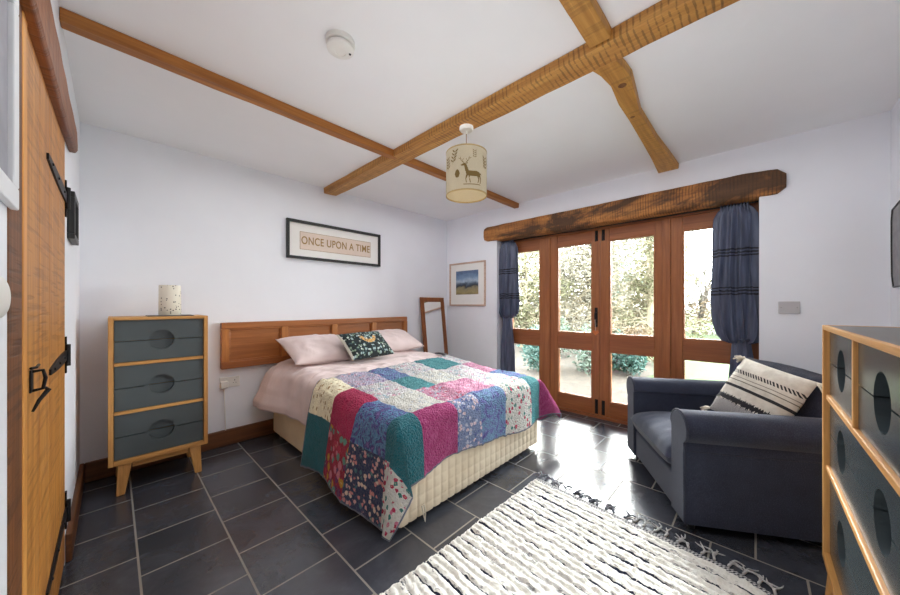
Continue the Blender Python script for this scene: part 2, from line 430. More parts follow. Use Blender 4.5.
# ------------------------------------------------------------------ glazed doors
GX0, GX1 = 3.605, 3.66
b = MB()
b.box(GX0-.012, OY0, .0, GX1+.02, OY0+.055, 2.06); b.box(GX0-.012, OY1-.055, 0, GX1+.02, OY1, 2.06)
o = b.build('trim_1', M['doorwood'], bevel=.004); struct(o)
b = MB().box(GX0-.012, OY0+.055, 2.035, GX1+.02, OY1-.055, 2.06).box(GX0-.02, OY0+.055, 0, GX1+.03, OY1-.055, .028)
o = b.build('trim_2', M['doorrail'], bevel=.004); struct(o)
def leaf(name, ya, yb, sa, sb):
    """one glazed leaf between ya<yb with stile widths sa (low y) and sb (high y)"""
    r = empty(name, ((GX0+GX1)/2, (ya+yb)/2, .03)); struct(r)
    z0, z1 = .030, 2.033
    MB().box(GX0, ya, z0, GX1, ya+sa, z1).build('stile', M['doorwood'], r, bevel=.004); MB().box(GX0, yb-sb, z0, GX1, yb, z1).build('stile', M['doorwood'], r, bevel=.004)
    for a, c in ((z0, .19), (.727, .903), (1.905, z1)): MB().box(GX0+.002, ya+sa, a, GX1-.002, yb-sb, c).build('rail', M['doorrail'], r, bevel=.004)
    b = MB()
    for a, c in ((.19, .727), (.903, 1.905)):
        for xx in (GX0+.006, GX1-.018):
            b.box(xx, ya+sa, a, xx+.012, ya+sa+.012, c).box(xx, yb-sb-.012, a, xx+.012, yb-sb, c)
            b.box(xx, ya+sa+.012, a, xx+.012, yb-sb-.012, a+.012).box(xx, ya+sa+.012, c-.012, xx+.012, yb-sb-.012, c)
    b.build('glazing_bead', M['doorwood'], r)
    for a, c in ((.19, .727), (.903, 1.905)):
        MB().box(GX0+.024, ya+sa, a, GX0+.030, yb-sb, c).build('pane', M['glass'], r)
    return r
w2 = leaf('window_2', OY0+.056, .600, .06, .115)
d3 = leaf('door_3', .602, 1.2085, .10, .092)
d2 = leaf('door_2', 1.2115, 1.805, .08, .115)
w1 = leaf('window_1', 1.807, OY1-.056, .105, .06)
# cover posts at the outer stiles
b = MB().box(GX0-.014, .577, .03, GX0, .642, 2.033); b.build('cover_post', M['doorwood'], d3, bevel=.004)
b = MB().box(GX0-.014, 1.775, .03, GX0, 1.84, 2.033); b.build('cover_post', M['doorwood'], d2, bevel=.004)
# bolts at top and bottom of the meeting stiles, handle
for rt, yy in ((d3, 1.175), (d2, 1.245)):
    for za, zb in ((.045, .20), (1.905, 2.02)):
        b = MB().box(GX0-.006, yy-.016, za, GX0, yy+.016, zb)
        b.tube([(GX0-.013, yy, za+.008), (GX0-.013, yy, zb-.005)], .007, 8); b.box(GX0-.028, yy-.005, (za+zb)/2-.008, GX0-.008, yy+.005, (za+zb)/2+.008)
        b.build('bolt', M['iron'], rt, bevel=.002)
b = MB().box(GX0-.007, 1.232, .98, GX0, 1.262, 1.19)
b.tube([(GX0-.007, 1.247, 1.14), (GX0-.04, 1.247, 1.135), (GX0-.045, 1.247, 1.10), (GX0-.04, 1.247, 1.065), (GX0-.007, 1.247, 1.06)], .007, 8)
b.tube([(GX0-.02, 1.247, 1.02), (GX0, 1.247, 1.02)], .011, 10)
b.build('handle', M['iron'], d2, bevel=.002)
# heart
hp = []
for k in range(36):
    t = 2*PI*k/36
    hp.append((16*math.sin(t)**3/17*.034, (13*math.cos(t)-5*math.cos(2*t)-2*math.cos(3*t)-math.cos(4*t))/17*.034))
r = empty('hanging_heart', (GX0-.055, 1.235, .915))
MB().prism(hp, lambda u, v, w: (GX0-.055+w, 1.235+u, .925+v), -.007, .007).build('heart', plain('heart_wood', (206,118,62), .5), r, bevel=.003)
MB().tube([(GX0-.055, 1.235, .945), (GX0-.05, 1.240, 1.00), (GX0-.046, 1.245, 1.063)], .0018, 6).build('loop', M['cream_knit'], r)
tag(r, 'small wooden heart ornament hanging from the glazed door handle', 'ornament')

# ------------------------------------------------------------------ plank door
dr = empty('door_1', (LX-.05, (DY0+DY1)/2, .02)); struct(dr)
XF = LX+.0015
b = MB(); ys = [1.357, 1.58, 1.80, 2.06, 2.330]
for a, c in zip(ys, ys[1:]):
    b.box(XF-.035, a+.002, .03, XF, c-.002, DZ1-.02)
b.build('plank_panel', M['plank'], dr, bevel=.004)
def strap(z, y0, yb=2.335):
    b = MB(); n = 10; hw = lambda t: .010+.013*t+.006*math.sin(t*PI)
    pr = []
    for i in range(n+1):
        t = i/n; pr.append((y0+(yb-y0)*t, hw(t)))
    for (ya, wa), (yc, wc) in zip(pr, pr[1:]):
        b.hexa([(XF, ya, z-wa), (XF+.006, ya, z-wa), (XF+.006, yc, z-wc), (XF, yc, z-wc), (XF, ya, z+wa), (XF+.006, ya, z+wa), (XF+.006, yc, z+wc), (XF, yc, z+wc)])
    b.lathe([(.016,0),(.016,.006),(.001,.007)], (0,0,0), 12) if False else None
    b.tube([(XF+.008, yb+.004, z-.05), (XF+.008, yb+.004, z+.05)], .010, 10)
    b.box(LX, yb+.005, z-.085, LX+.006, yb+.03, z+.085)
    for t in (.15, .45, .8):
        yy = y0+(yb-y0)*t; b.tube([(XF+.005, yy, z), (XF+.010, yy, z)], [.006, .004], 8)
    return b.build('strap_hinge', M['iron'], dr)
strap(1.72, 1.72); strap(.985, 1.78); strap(.255, 1.70)
# thumb latch
b = MB().box(XF, 1.395, .985, XF+.004, 1.43, 1.045)
b.tube([(XF+.003, 1.412, 1.040), (XF+.022, 1.412, 1.042), (XF+.026, 1.414, 1.020), (XF+.022, 1.412, .992), (XF+.003, 1.412, .988)], .0042, 8)
b.tube([(XF+.004, 1.385, 1.052), (XF+.012, 1.40, 1.052), (XF+.012, 1.44, 1.054)], .0035, 8)
b.tube([(XF+.022, 1.412, .996), (XF+.030, 1.428, .985), (XF+.016, 1.405, .962), (XF+.006, 1.395, .935)], [.004,.006,.0045,.003], 8)
b.build('latch', M['iron'], dr, bevel=.001)
# jambs / stop / lintel above the plank door
b = MB().box(LX-.09, 1.148, 0, LX+.002, 1.300, 2.06); struct(b.build('trim_3', M['jamb'], bevel=.005))
b = MB().box(LX-.09, 1.3005, 0, LX+.004, 1.355, 1.99); struct(b.build('trim_4', M['cham'], bevel=.005))
b = MB(); rings = []
for i in range(31):
    t = 1.06 + (2.60-1.06)*i/30
    u = (t-1.06)/1.54
    bot = 1.945 + .06*u**1.2 - .02*math.sin(u*PI) + .008*nz(t*4, 2); top = 2.135+.012*nz(t*2, 6)
    if u > .95: top -= .06*((u-.95)/.05)**2; bot += .02*((u-.95)/.05)**2
    xo = LX+.028+.004*nz(t*5, 4)
    rings.append([b.vert((LX-.09 if 1.1 < t < 2.33 else LX+.0005, t, bot)), b.vert((xo-.006, t, bot)), b.vert((xo, t, bot+.012)), b.vert((xo, t, top-.015)), b.vert((xo-.012, t, top)), b.vert((LX+.0005, t, top))])
for A, B in zip(rings, rings[1:]):
    for k in range(6): b.face((A[k], A[(k+1)%6], B[(k+1)%6], B[k]))
b.face(rings[0][::-1]); b.face(rings[-1])
o = b.build('door_lintel', wood('oak_door_lintel', (168,100,46), (108,60,26), 'y', 1, .5, saw=.3), bevel=.004)
tag(o, 'curved oak lintel above the plank door', 'lintel', kind='structure')

# ------------------------------------------------------------------ chests of drawers
def drawer_front(b, x0, z0, x1, z1, yf, th, discs, mi=0, dm=0):
    """front plate split by a groove at mid height, with round finger recesses cut into it"""
    zm = (z0+z1)/2; g = .0022
    def half(za, zb, lower):
        # split in columns around each disc
        cs = sorted(discs); xs = [x0]
        for (c, r) in cs: xs += [c-r-.02, c+r+.02]
        xs.append(x1)
        for k in range(len(xs)-1):
            a, c = xs[k], xs[k+1]
            if k % 2 == 0:
                b.box(a, yf, za, c, yf+th, zb, mi)
            else:
                cx, r = cs[k//2]; n = 20
                # half-disc notch: boundary points
                arc = []; rim = []
                for i in range(n+1):
                    th_ = PI*i/n
                    s = -1 if lower else 1
                    ax, az = cx - r*math.cos(th_), zm + s*(r*math.sin(th_))
                    if abs(az-zm) < g: az = zm + s*g
                    arc.append((ax, az))
                    dx, dz = -math.cos(th_), s*math.sin(th_)
                    tx = ((c-cx) if dx > 0 else (a-cx))/dx if abs(dx) > 1e-6 else 1e9
                    zt = za if lower else zb
                    tz = (zt-zm)/dz if abs(dz) > 1e-6 else 1e9
                    t = min(tx, tz); px, pz = cx+dx*t, zm+dz*t
                    if abs(pz-zm) < g: pz = zm+s*g
                    rim.append((px, pz))
                # make sure the corners are included
                for i in range(n+1):
                    pass
                F = [b.vert((p[0], yf, p[1])) for p in arc]; G = [b.vert((p[0], yf, p[1])) for p in rim]
                K = [b.vert((p[0], yf+th, p[1])) for p in arc]
                zt = za if lower else zb
                for i in range(n):
                    q = [F[i], F[i+1], G[i+1], G[i]]
                    # corner switch -> extra vertex
                    p0, p1 = rim[i], rim[i+1]
                    if abs(p0[1]-zt) > 1e-6 and abs(p1[1]-zt) < 1e-6 and abs(p0[0]-a) < 1e-6: q = [F[i], F[i+1], G[i+1], b.vert((a, yf, zt)), G[i]]
                    elif abs(p0[1]-zt) < 1e-6 and abs(p1[1]-zt) > 1e-6 and abs(p1[0]-c) < 1e-6: q = [F[i], F[i+1], G[i+1], b.vert((c, yf, zt)), G[i]]
                    b.face(q, mi)
                    b.face((F[i], F[i+1], K[i+1], K[i]), mi)
    half(z0, zm-g, True); half(zm+g, z1, False)
    b.box(x0, yf+th, z0, x1, yf+th+.004, zm-.002, dm); b.box(x0, yf+th, zm+.002, x1, yf+th+.004, z1, dm)     # back board seen through recess and groove

def chest(name, loc, rz, W, D, zb, zt, rows, label, face_mat, disc_r, top_mat, deep):
    r = empty(name, loc, rz); t = .024; inset = .018
    tag(r, label, 'chest of drawers', None)
    hw = W/2
    for xa in (-hw, hw-t): MB().box(xa, 0, zb, xa+t, D, zt).build('side_panel', M['oak'], r, local=True, bevel=.003)
    MB().box(-hw+t, 0, zb, hw-t, D, zb+t+.004).build('bottom_rail', M['oakx'], r, local=True, bevel=.003)
    zz = zb+t+.004
    MB().box(-hw+t, 0, zt-t*.8, hw-t, .014, zt).build('top_rail', M['oakx'], r, local=True, bevel=.003)
    for z in [q[0] for q in rows[1:]]: MB().box(-hw+t, .008, z-.010, hw-t, D-.02, z+.010).build('rail', M['oakx'], r, local=True, bevel=.003)
    MB().box(-hw+t, .0142, zt-t*.8, hw-t, D, zt-.001).build('top', top_mat, r, local=True, bevel=.002)
    MB().box(-hw+t, D-.012, zb+t, hw-t, D-.002, zt-t).build('back_panel', M['oakx'], r, local=True)
    for i, (zlo, ncol, discs) in enumerate(rows):
        zhi = (rows[i+1][0]-.010) if i+1 < len(rows) else zt-t*.8
        za = (zlo+.010 if i else zb+t+.004)
        if ncol == 2:
            MB().box(-.008, .008, za, .008, D-.02, zhi).build('divider', M['oak'], r, local=True, bevel=.002)
        spans = [(-hw+t, hw-t)] if ncol == 1 else [(-hw+t, -.008), (.008, hw-t)]
        for (xa, xb), ds in zip(spans, discs):
            b = MB(); drawer_front(b, xa+.003, za+.003, xb-.003, zhi-.003, inset, deep, [(d, disc_r) for d in ds])
            b.box(xa+.012, inset+deep+.006, za+.01, xb-.012, D-.03, za+.016)
            b.build('drawer', face_mat, r, local=True)
    # splayed legs and rails between them
    for sx in (-1, 1):
        for (yt, yf) in ((.035, .0), (D-.035, D-.002)):
            xt, xf = sx*(hw-.075), sx*(hw-.055); tw, fw = .034, .020
            sy = -1 if yt < D/2 else 1
            b = MB()
            y0, y1 = (yt-.022, yt+.022); f0, f1 = (yf+.0, yf+.026) if sy < 0 else (yf-.026, yf)
            b.hexa([(xf-fw, f0, 0), (xf+fw, f0, 0), (xf+fw, f1, 0), (xf-fw, f1, 0), (xt-tw, y0, zb-.0005), (xt+tw, y0, zb-.0005), (xt+tw, y1, zb-.0005), (xt-tw, y1, zb-.0005)])
            b.build('leg', M['oak'], r, local=True, bevel=.006)
    for y in (.03, D-.045): MB().box(-hw+.11, y, zb-.04, hw-.11, y+.018, zb-.0005).build('leg_rail', M['oakx'], r, local=True, bevel=.003)
    return r
chest('chest_of_drawers', (.234, 2.934, 0), 0, .507, .372, .195, 1.140,
      [(.195, 1, [[0]]), (.524, 1, [[0]]), (.836, 1, [[0]])],
      'narrow tall oak chest with three slate grey drawers beside the headboard', M['slate_paint'], .066, M['oakx'], .030)
chest('chest_of_drawers', (1.517, -.20, 0), PI, 1.03, .40, .182, 1.137,
      [(.182, 1, [[-.252, .252]]), (.558, 1, [[-.252, .252]]), (.845, 2, [[-.252], [.252]])],
      'wide oak framed chest with dark glossy drawers next to the armchair', M['slate_dark'], .074, M['slate_top'], .075)

# tealight holder and tray on the narrow chest
cx, cy, cz = .290, 3.10, 1.140
MB().box(.165, 3.00, cz, .415, 3.20, cz+.006).build('tray', plain('tray_slate', (92,92,90), .5), bevel=.002)
tag(bpy.data.objects['tray'], 'thin grey tray under the white candle holder', 'tray')
m = NT('pierced_ceramic'); v = m.coord('Object')
vo = m.vor(v, 62); pm = m.ramp(vo.outputs['Distance'], [(.24, (1,1,1,1)), (.30, (0,0,0,1))]); rs = m.sep(vo.outputs['Color'])
pm = m.math('MULTIPLY', pm, m.math('GREATER_THAN', rs[0], .55))
m.l(m.mix(pm, lin((234,228,212)), lin((70,60,48))), m.b.inputs['Base Color']); m.set(m.b, Roughness=.6)
mh = m.math('SUBTRACT', 1.0, pm); m.bump(mh, .6, .004)
c = MB(); c.lathe([(.061,.0),(.064,.004),(.062,.212),(.060,.216),(.057,.214),(.057,.012),(.001,.012)], (cx, cy, cz+.006), 40, 0, capb=True)
o = c.build('candle_holder', m.mat, smooth=True, auto=40)
tag(o, 'white ceramic cylinder candle holder pierced with small holes on narrow chest', 'candle holder')

# ------------------------------------------------------------------ headboard
r = empty('headboard', (1.64, WY-.04, .66))
tag(r, 'long panelled oak headboard fixed to the wall behind the bed', 'headboard')
X0, X1, Z0, Z1 = .640, 2.646, .668, 1.066; yb = WY-.001; yf = 3.285
MB().box(X0, yf, Z0, X1, yb, Z0+.06).build('rail', M['headboard'], r, bevel=.005); MB().box(X0, yf, Z1-.055, X1, yb, Z1).build('rail', M['headboard'], r, bevel=.005)
st = [X0, X0+.055, 1.115, 1.175, 1.62, 1.68, 2.115, 2.175, X1-.055, X1]
for i in range(0, 10, 2): MB().box(st[i], yf-.004, Z0+.06, st[i+1], yb, Z1-.055).build('stile', M['hbstile'], r, bevel=.004)
for i in range(1, 9, 2):
    a, c = st[i], st[i+1]
    b = MB().box(a, yf+.018, Z0+.06, c, yb, Z1-.055)
    for (p, q, s, t) in ((a, Z0+.06, c, Z0+.072), (a, Z1-.067, c, Z1-.055), (a, Z0+.072, a+.012, Z1-.067), (c-.012, Z0+.072, c, Z1-.067)):
        b.box(p, yf+.006, q, s, yf+.018, t)
    b.build('panel', M['headboard'], r, bevel=.003)

# ------------------------------------------------------------------ bed
BX0, BX1, BY0, BY1 = 1.035, 2.515, 1.355, 3.27
r = empty('divan_bed', (1.77, 2.3, 0))
tag(r, 'double divan bed with cream quilted base against the headboard', 'bed')
b = MB().box(BX0, BY0+.012, .04, BX1, BY1, .36)
b.build('divan_base', M['divan'], r, bevel=.015)
m = NT('cream_quilting'); v = m.coord('Object'); 
m.l(m.ramp(m.noise(v, 5, 3), [(.3, lin((222,204,176))), (.7, lin((238,224,200)))]), m.b.inputs['Base Color']); m.set(m.b, Roughness=.8); m.bump(m.noise(v, 180, 2), .2, .002)
def foot(u, v):
    x = BX0+.006+(BX1-BX0-.012)*u; z = .045+.31*v
    su = abs(math.sin(PI*u*24))**.22; sv = abs(math.sin(PI*(v*5+.2)))**.22
    return (x, BY0+.004-.009*su*sv, z)
b = MB().grid(foot, 192, 44); b.build('quilted_panel', m.mat, r, smooth=True)
MB().box(BX0+.004, BY0+.01, .36, BX1-.004, BY1, .585).build('mattress', M['divan'], r, bevel=.03)
for (x, y) in ((1.09,1.43),(1.09,3.2),(2.46,1.43),(2.46,3.2),(1.09,2.35),(2.46,2.35)):
    b = MB().lathe([(.016,0),(.02,.008),(.02,.03),(.012,.041)], (x, y, 0), 12, capb=True); b.build('caster', M['white_plastic'], r, smooth=True)
b = MB().tube([(1.19, BY0-.008, .10), (1.188, BY0-.022, .06), (1.195, BY0-.028, .02), (1.203, BY0-.022, .06), (1.205, BY0-.008, .10)], .004, 6); b.build('pull_loop', M['cream_knit'], r)

def top_z(y): 
    s = max(0, min(1, (y-1.5)/1.2)); return .612 + .075*s*s*(3-2*s)
def prof(s, L, r):
    """distance s from the hem, hang L, edge radius r -> (inset from edge, drop)"""
    e = s-L; a = r*PI/4
    if e < -a: return 0.0, r+(-a-e)
    if e > a: return r+(e-a), 0.0
    t = (e+a)/(2*a)*PI/2
    return r*(1-math.cos(t)), r*(1-math.sin(t))
LU, LV, FU = .535, .325, .36       # hang left, foot, far side
TU = LU + 1.50 + FU; TV = LV + 1.10
QX0, QX1, QY0 = BX0-.022, BX1+.022, BY0-.022
ub = [0, .345, .68, .98, 1.20, 1.52, 1.86, 2.03, 3]
vb = [0, .41, .735, 1.06, 3]
def quilt_pt(u, v):
    r_ = .075
    inl, dl = prof(u, LU, r_)
    inr, dr_ = prof(TU-u, FU, r_)
    inf, df = prof(v, LV, r_)
    if u < TU/2: x, du, sx = QX0+inl, dl, -1
    else: x, du, sx = QX1-inr, dr_, 1
    W_ = (QX1-QX0)
    y = QY0+inf
    # the head edge of the quilt is pulled askew
    k_ = max(0, min(1, (v-LV)/(TV-LV)))
    y -= .15*(1-u/TU)*k_*k_
    t0 = top_z(y)
    df *= 1+.10*math.sin(u*4.2+.5); du *= 1+.05*math.sin(v*5)
    rho = (du**2.4+df**2.4)**(1/2.4) if du+df > 0 else 0
    z = t0 - rho
    if du > .02 and df > .02:
        ph = math.atan2(df-.02, du-.02); w2 = math.sin(2*ph)*rho; w4 = math.sin(4*ph)*rho
        if sx < 0: x += .01*w2 - .12*w4; y += -.12*w2 + .13*w4; z += .12*w2
        else: x += .42*w2 + .10*w4; y += -.14*w2 + .14*w4; z += .10*w2
    if du > .05: x += sx*(.016*math.sin(v*9+.6)*min(1, du/.25)+.012*min(1, du/.2)+(.085*max(0, min(1, (v-.12)/.6)) if sx < 0 else .03)*max(0, du-.06)/.5)
    if df > .05: y += -.016*math.sin(u*11+1.0)*min(1, df/.2) - .010*min(1, df/.2)
    if du < .03 and df < .03: z += .014*nz(x*5, y*5)+.008*nz(x*13, y*13, 4)
    sd = min(min(abs(u-q) for q in ub[1:-1]), min(abs(v-q) for q in vb[1:-1]))
    z -= .006*math.exp(-(sd/.012)**2)
    z += .005*nz(x*40, y*40, z*40)
    z += .004*nz(x*22, y*22, z*22)
    return Vector((x, y, max(z, .014)))
LAY = [  # rows by v (from the foot hem), columns by u (from the left hem)
    ['whitefl', 'teal',   'mag',   'bluefl', 'purple', 'whitefl', 'aqua',   'mag'],
    ['navyfl',  'paisley','white', 'pinkfl',  'pink',   'pale',    'purple', 'mag'],
    ['mandala', 'rasp',   'pale',  'aqua',   'white',  'pale',    'pink',   'aqua'],
    ['teal',    'cream',  'lilac', 'purple', 'pale',   'aqua',    'pale',   'lilac'],
]
qn = list(QM); 
def qmat(a, c):
    u, v = a*TU, c*TV
    if min(u, TU-u, v, TV-v) < .012: return qn.index('bind')
    i = sum(1 for q in ub[1:] if u >= q); j = sum(1 for q in vb[1:] if v >= q)
    return qn.index(LAY[min(j, 3)][min(i, 7)])
b = MB().grid(lambda a, c: quilt_pt(a*TU, c*TV), 240, 150, mfn=qmat, uvfn=lambda a, c: (a*TU, c*TV))
o = b.build('patchwork_quilt', [QM[k] for k in qn], smooth=True, fixn=False, solid=.009)
tag(o, 'multicoloured patchwork quilt spread over the foot of the bed', 'quilt')

# duvet over the head half
def duvet_pt(a, c):
    L = .33; W_ = BX1-BX0+.020-2*.10*(1-PI/4); TUd = L+W_+.28
    u = a*TUd; y = 1.95 + (3.255-1.95)*c
    inl, dl = prof(u, L, .10); inr, dr_ = prof(TUd-u, .28, .10)
    if u < TUd/2: x, du, sx = BX0-.010+inl, dl, -1
    else: x, du, sx = BX1+.010-inr, dr_, 1
    head = max(0, min(1, (y-2.35)/.85))
    z = top_z(y)-.016-du
    if du > .03:
        x += sx*(.17*head**1.4*min(1, du/.3) + .012*math.sin(y*13+3*nz(y*3, 2))*min(1, du/.2)+.006*math.sin(y*31)*min(1, du/.25))
    yq = 2.43-.15*(1-max(0, min(1, (x-.478)/2.4)))
    w_ = max(0, min(1, (y-yq+.06)/.14)); w_ = w_*w_*(3-2*w_)
    f_ = nz(x*4+2, y*9+x*2, 3)
    if du < .2: z += w_*(.012*nz(x*5, y*6, 1)+.010*abs(nz(x*9+y*4, y*15, 7))+.016*max(0, 1-abs(f_)*4)) + .015*head
    z -= .014*(1-w_)*(1 if du < .02 else 0)
    return Vector((x, y, z))
b = MB().grid(duvet_pt, 150, 90); o = b.build('duvet', M['duvet'], smooth=True, fixn=False, solid=.012)
tag(o, 'pale pink cotton duvet draped over the head half of the bed', 'duvet')

def pillow_mesh(w, h, t, n=28, seed=0, pinch=.05, flange=0):
    b = MB()
    def side(sg):
        def fn(a, c):
            x, y = 2*a-1, 2*c-1
            ex = (1-abs(x)**2.6); ey = (1-abs(y)**2.6)
            th = t*.5*max(0, ex)**.55*max(0, ey)**.55
            px = x*w/2*(1-pinch*(1-y*y)) ; py = y*h/2*(1-pinch*(1-x*x))
            wr = (.008*nz(px*14+seed, py*9, seed)+.012*max(0, 1-5*abs(nz(px*5+seed, py*9+px*6, seed+3))))*(ex*ey)**.5 if ex*ey > 0 else 0
            return (px, py, sg*(th+.002)+wr)
        return fn
    b.grid(side(1), n, n, uvfn=lambda a, c: (a, c)); b.grid(side(-1), n, n, uvfn=lambda a, c: (a, c))
    # close the rim
    N = n+1; off = N*N
    def idx(i, j, s): return s*off+i*N+j
    rim = [(i, 0) for i in range(n)]+[(n, j) for j in range(n)]+[(i, n) for i in range(n, 0, -1)]+[(0, j) for j in range(n, 0, -1)]
    for (p, q) in zip(rim, rim[1:]+rim[:1]):
        b.face((idx(*p, 0), idx(*q, 0), idx(*q, 1), idx(*p, 1)), 0, [(p[0]/n, p[1]/n), (q[0]/n, q[1]/n), (q[0]/n, q[1]/n), (p[0]/n, p[1]/n)])
    return b
def place(o, loc, rot): o.location = loc; o.rotation_euler = rot
o = pillow_mesh(.66, .46, .18, seed=3).build('pillow', M['duvet'], smooth=True); place(o, (1.365, 2.985, .805), (.40, .03, .06))
tag(o, 'pale pink pillow nearest the narrow chest', 'pillow', 'pillows against the headboard')
o = pillow_mesh(.66, .46, .17, seed=9).build('pillow', M['duvet'], smooth=True); place(o, (2.19, 3.03, .812), (.36, -.02, -.04))
tag(o, 'pale pink pillow behind the dark embroidered cushion', 'pillow', 'pillows against the headboard')
# dark embroidered cushion
m = NT('dark_embroidery'); v = m.coord('UV')
tcx = m.sep(v); ux = m.math('ABSOLUTE', m.math('SUBTRACT', tcx[0], .5))
cm = m.n('ShaderNodeCombineXYZ'); m.l(ux, cm.inputs[0]); m.l(m.math('MULTIPLY', tcx[1], .62), cm.inputs[1])
vo = m.vor(cm.outputs[0], 24); rc = m.sep(vo.outputs['Color'])
dc = m.ramp(rc[0], [(0, lin((26,36,38))), (.25, lin((150,172,172))), (.42, lin((206,212,204))), (.56, lin((52,76,78))), (.78, lin((120,140,120)))], 'CONSTANT')
mk = m.ramp(vo.outputs['Distance'], [(.46, (1,1,1,1)), (.54, (0,0,0,1))])
col = m.mix(mk, lin((24,34,36)), dc)
# two mirrored ochre arcs
dx = m.math('SUBTRACT', ux, .0); dy = m.math('MULTIPLY', m.math('SUBTRACT', tcx[1], .72), .62)
rad = m.math('SQRT', m.math('ADD', m.math('MULTIPLY', dx, dx), m.math('MULTIPLY', dy, dy)))
ring = m.math('MULTIPLY', m.math('LESS_THAN', m.math('ABSOLUTE', m.math('SUBTRACT', rad, .17)), .035), m.math('LESS_THAN', tcx[1], .66))
ring = m.math('MULTIPLY', ring, m.math('GREATER_THAN', m.noise(v, 26, 2), .42))
col = m.mix(ring, col, lin((206,160,96)))
edge = m.math('MAXIMUM', m.math('LESS_THAN', tcx[0], .025), m.math('GREATER_THAN', tcx[0], .975))
col = m.mix(edge, col, lin((206,204,190)))
m.l(col, m.b.inputs['Base Color']); m.set(m.b, Roughness=.9); m.bump(m.noise(v, 120, 2), .4, .003)
o = pillow_mesh(.50, .33, .13, seed=14).build('cushion', m.mat, smooth=True); place(o, (1.70, 2.735, .835), (.70, .0, .10))
tag(o, 'small dark green embroidered cushion leaning on the pink pillows', 'cushion')
MB().box(2.40, 2.38, .694, 2.46, 2.51, .703).build('phone', plain('phone_black', (30,32,40), .3), bevel=.003)
tag(bpy.data.objects['phone'], 'small flat dark item lying on the far edge of the bed', 'phone')

# ------------------------------------------------------------------ wall pictures
def framed(name, label, cat, P, U, V, N, w, h, fw, fd, fmat, parts):
    """P centre on wall, U right, V up, N out of wall"""
    P, U, V, N = map(Vector, (P, U, V, N))
    r = empty(name, tuple(P)); tag(r, label, cat)
    def bx(b, u0, v0, u1, v1, n0, n1, mi=0):
        q = []
        for n_ in (n0, n1):
            for (u, v) in ((u0, v0), (u1, v0), (u1, v1), (u0, v1)): q.append(P+U*u+V*v+N*n_)
        b.hexa(q, mi)
    b = MB(); hw, hh = w/2, h/2
    bx(b, -hw, -hh, hw, -hh+fw, .001, fd); bx(b, -hw, hh-fw, hw, hh, .001, fd); bx(b, -hw, -hh+fw, -hw+fw, hh-fw, .001, fd); bx(b, hw-fw, -hh+fw, hw, hh-fw, .001, fd)
    b.build('frame', fmat, r, bevel=.003)
    for (nm, u0, v0, u1, v1, n0, n1, mt) in parts:
        b = MB(); bx(b, u0, v0, u1, v1, n0, n1); b.build(nm, mt, r)
    return r
# ONCE UPON A TIME
tan = plain('print_blush', (226,208,194), .8, var=.03); gold = plain('print_ochre', (158,122,62), .7, var=.05)
sw, sh = 1.08, .388
r = framed('framed_sign', 'long black framed sign reading ONCE UPON A TIME above the headboard', 'sign', (1.714, WY, 1.879), (1,0,0), (0,0,1), (0,-1,0), sw, sh, .026, .035, M['blackframe'],
    [('mount', -.52, -.17, .52, .17, .002, .012, M['mount']), ('print', -.41, -.095, .41, .085, .0121, .0135, gold), ('print', -.406, -.091, .406, .081, .0136, .0145, tan)])
tx = bpy.data.curves.new('lettering', 'FONT'); tx.body = 'ONCE UPON A TIME'; tx.align_x = 'CENTER'; tx.align_y = 'CENTER'
tx.size = .112; tx.extrude = .0006; tx.offset = .0012; tx.space_character = 1.08; tx.materials.append(gold)
to = bpy.data.objects.new('lettering', tx); COL.objects.link(to); to.parent = r
bpy.context.view_layer.update()
lm = bpy.data.meshes.new_from_object(to.evaluated_get(bpy.context.evaluated_depsgraph_get())); bpy.data.objects.remove(to)
to = bpy.data.objects.new('lettering', lm); COL.objects.link(to); to.parent = r
to.location = (0, -.0152, -.005); to.rotation_euler = (PI/2, 0, 0); to.scale = (.72, 1, 1)
# landscape by the corner
m = NT('moor_painting'); v = m.coord('Object'); tz = m.sep(v)
zz = m.math('ADD', tz[2], m.math('MULTIPLY', m.math('SUBTRACT', m.noise(v, 9, 4), .5), .12))
rm = m.ramp(m.math('ADD', m.math('MULTIPLY', zz, 2.9), .5), [(.0, lin((120,104,76))), (.18, lin((176,160,112))), (.34, lin((150,140,110))), (.42, lin((52,60,70))), (.52, lin((92,110,130))), (.62, lin((176,196,216))), (.8, lin((120,150,186))), (.95, lin((92,116,150)))])
m.l(m.mix(.35, rm, m.ramp(m.noise(v, 25, 5, .7), [(.35,(.3,.3,.3,1)),(.65,(1,1,1,1))]), 'MULTIPLY'), m.b.inputs['Base Color']); m.set(m.b, Roughness=.6)
framed('framed_wall_piece', 'square cream mounted moorland landscape picture between leaning mirror and curtain', 'picture', (WX, 2.945, 1.512), (0,-1,0), (0,0,1), (-1,0,0), .66, .615, .022, .022, wood('pale_frame', (222,196,178), (196,168,150), 'y', 1, .5, bump=.05),
    [('mount', -.31, -.287, .31, .287, .001, .010, M['mount']), ('painting', -.205, -.145, .205, .19, .0101, .012, m.mat)])
# small black box frame by the plank door
framed('box_frame', 'small black box frame on the wall past the plank door', 'picture', (LX, 2.58, 1.665), (0,1,0), (0,0,1), (1,0,0), .27, .235, .028, .026, M['blackframe'],
    [('mount', -.108, -.09, .108, .09, .001, .012, M['mount'])])
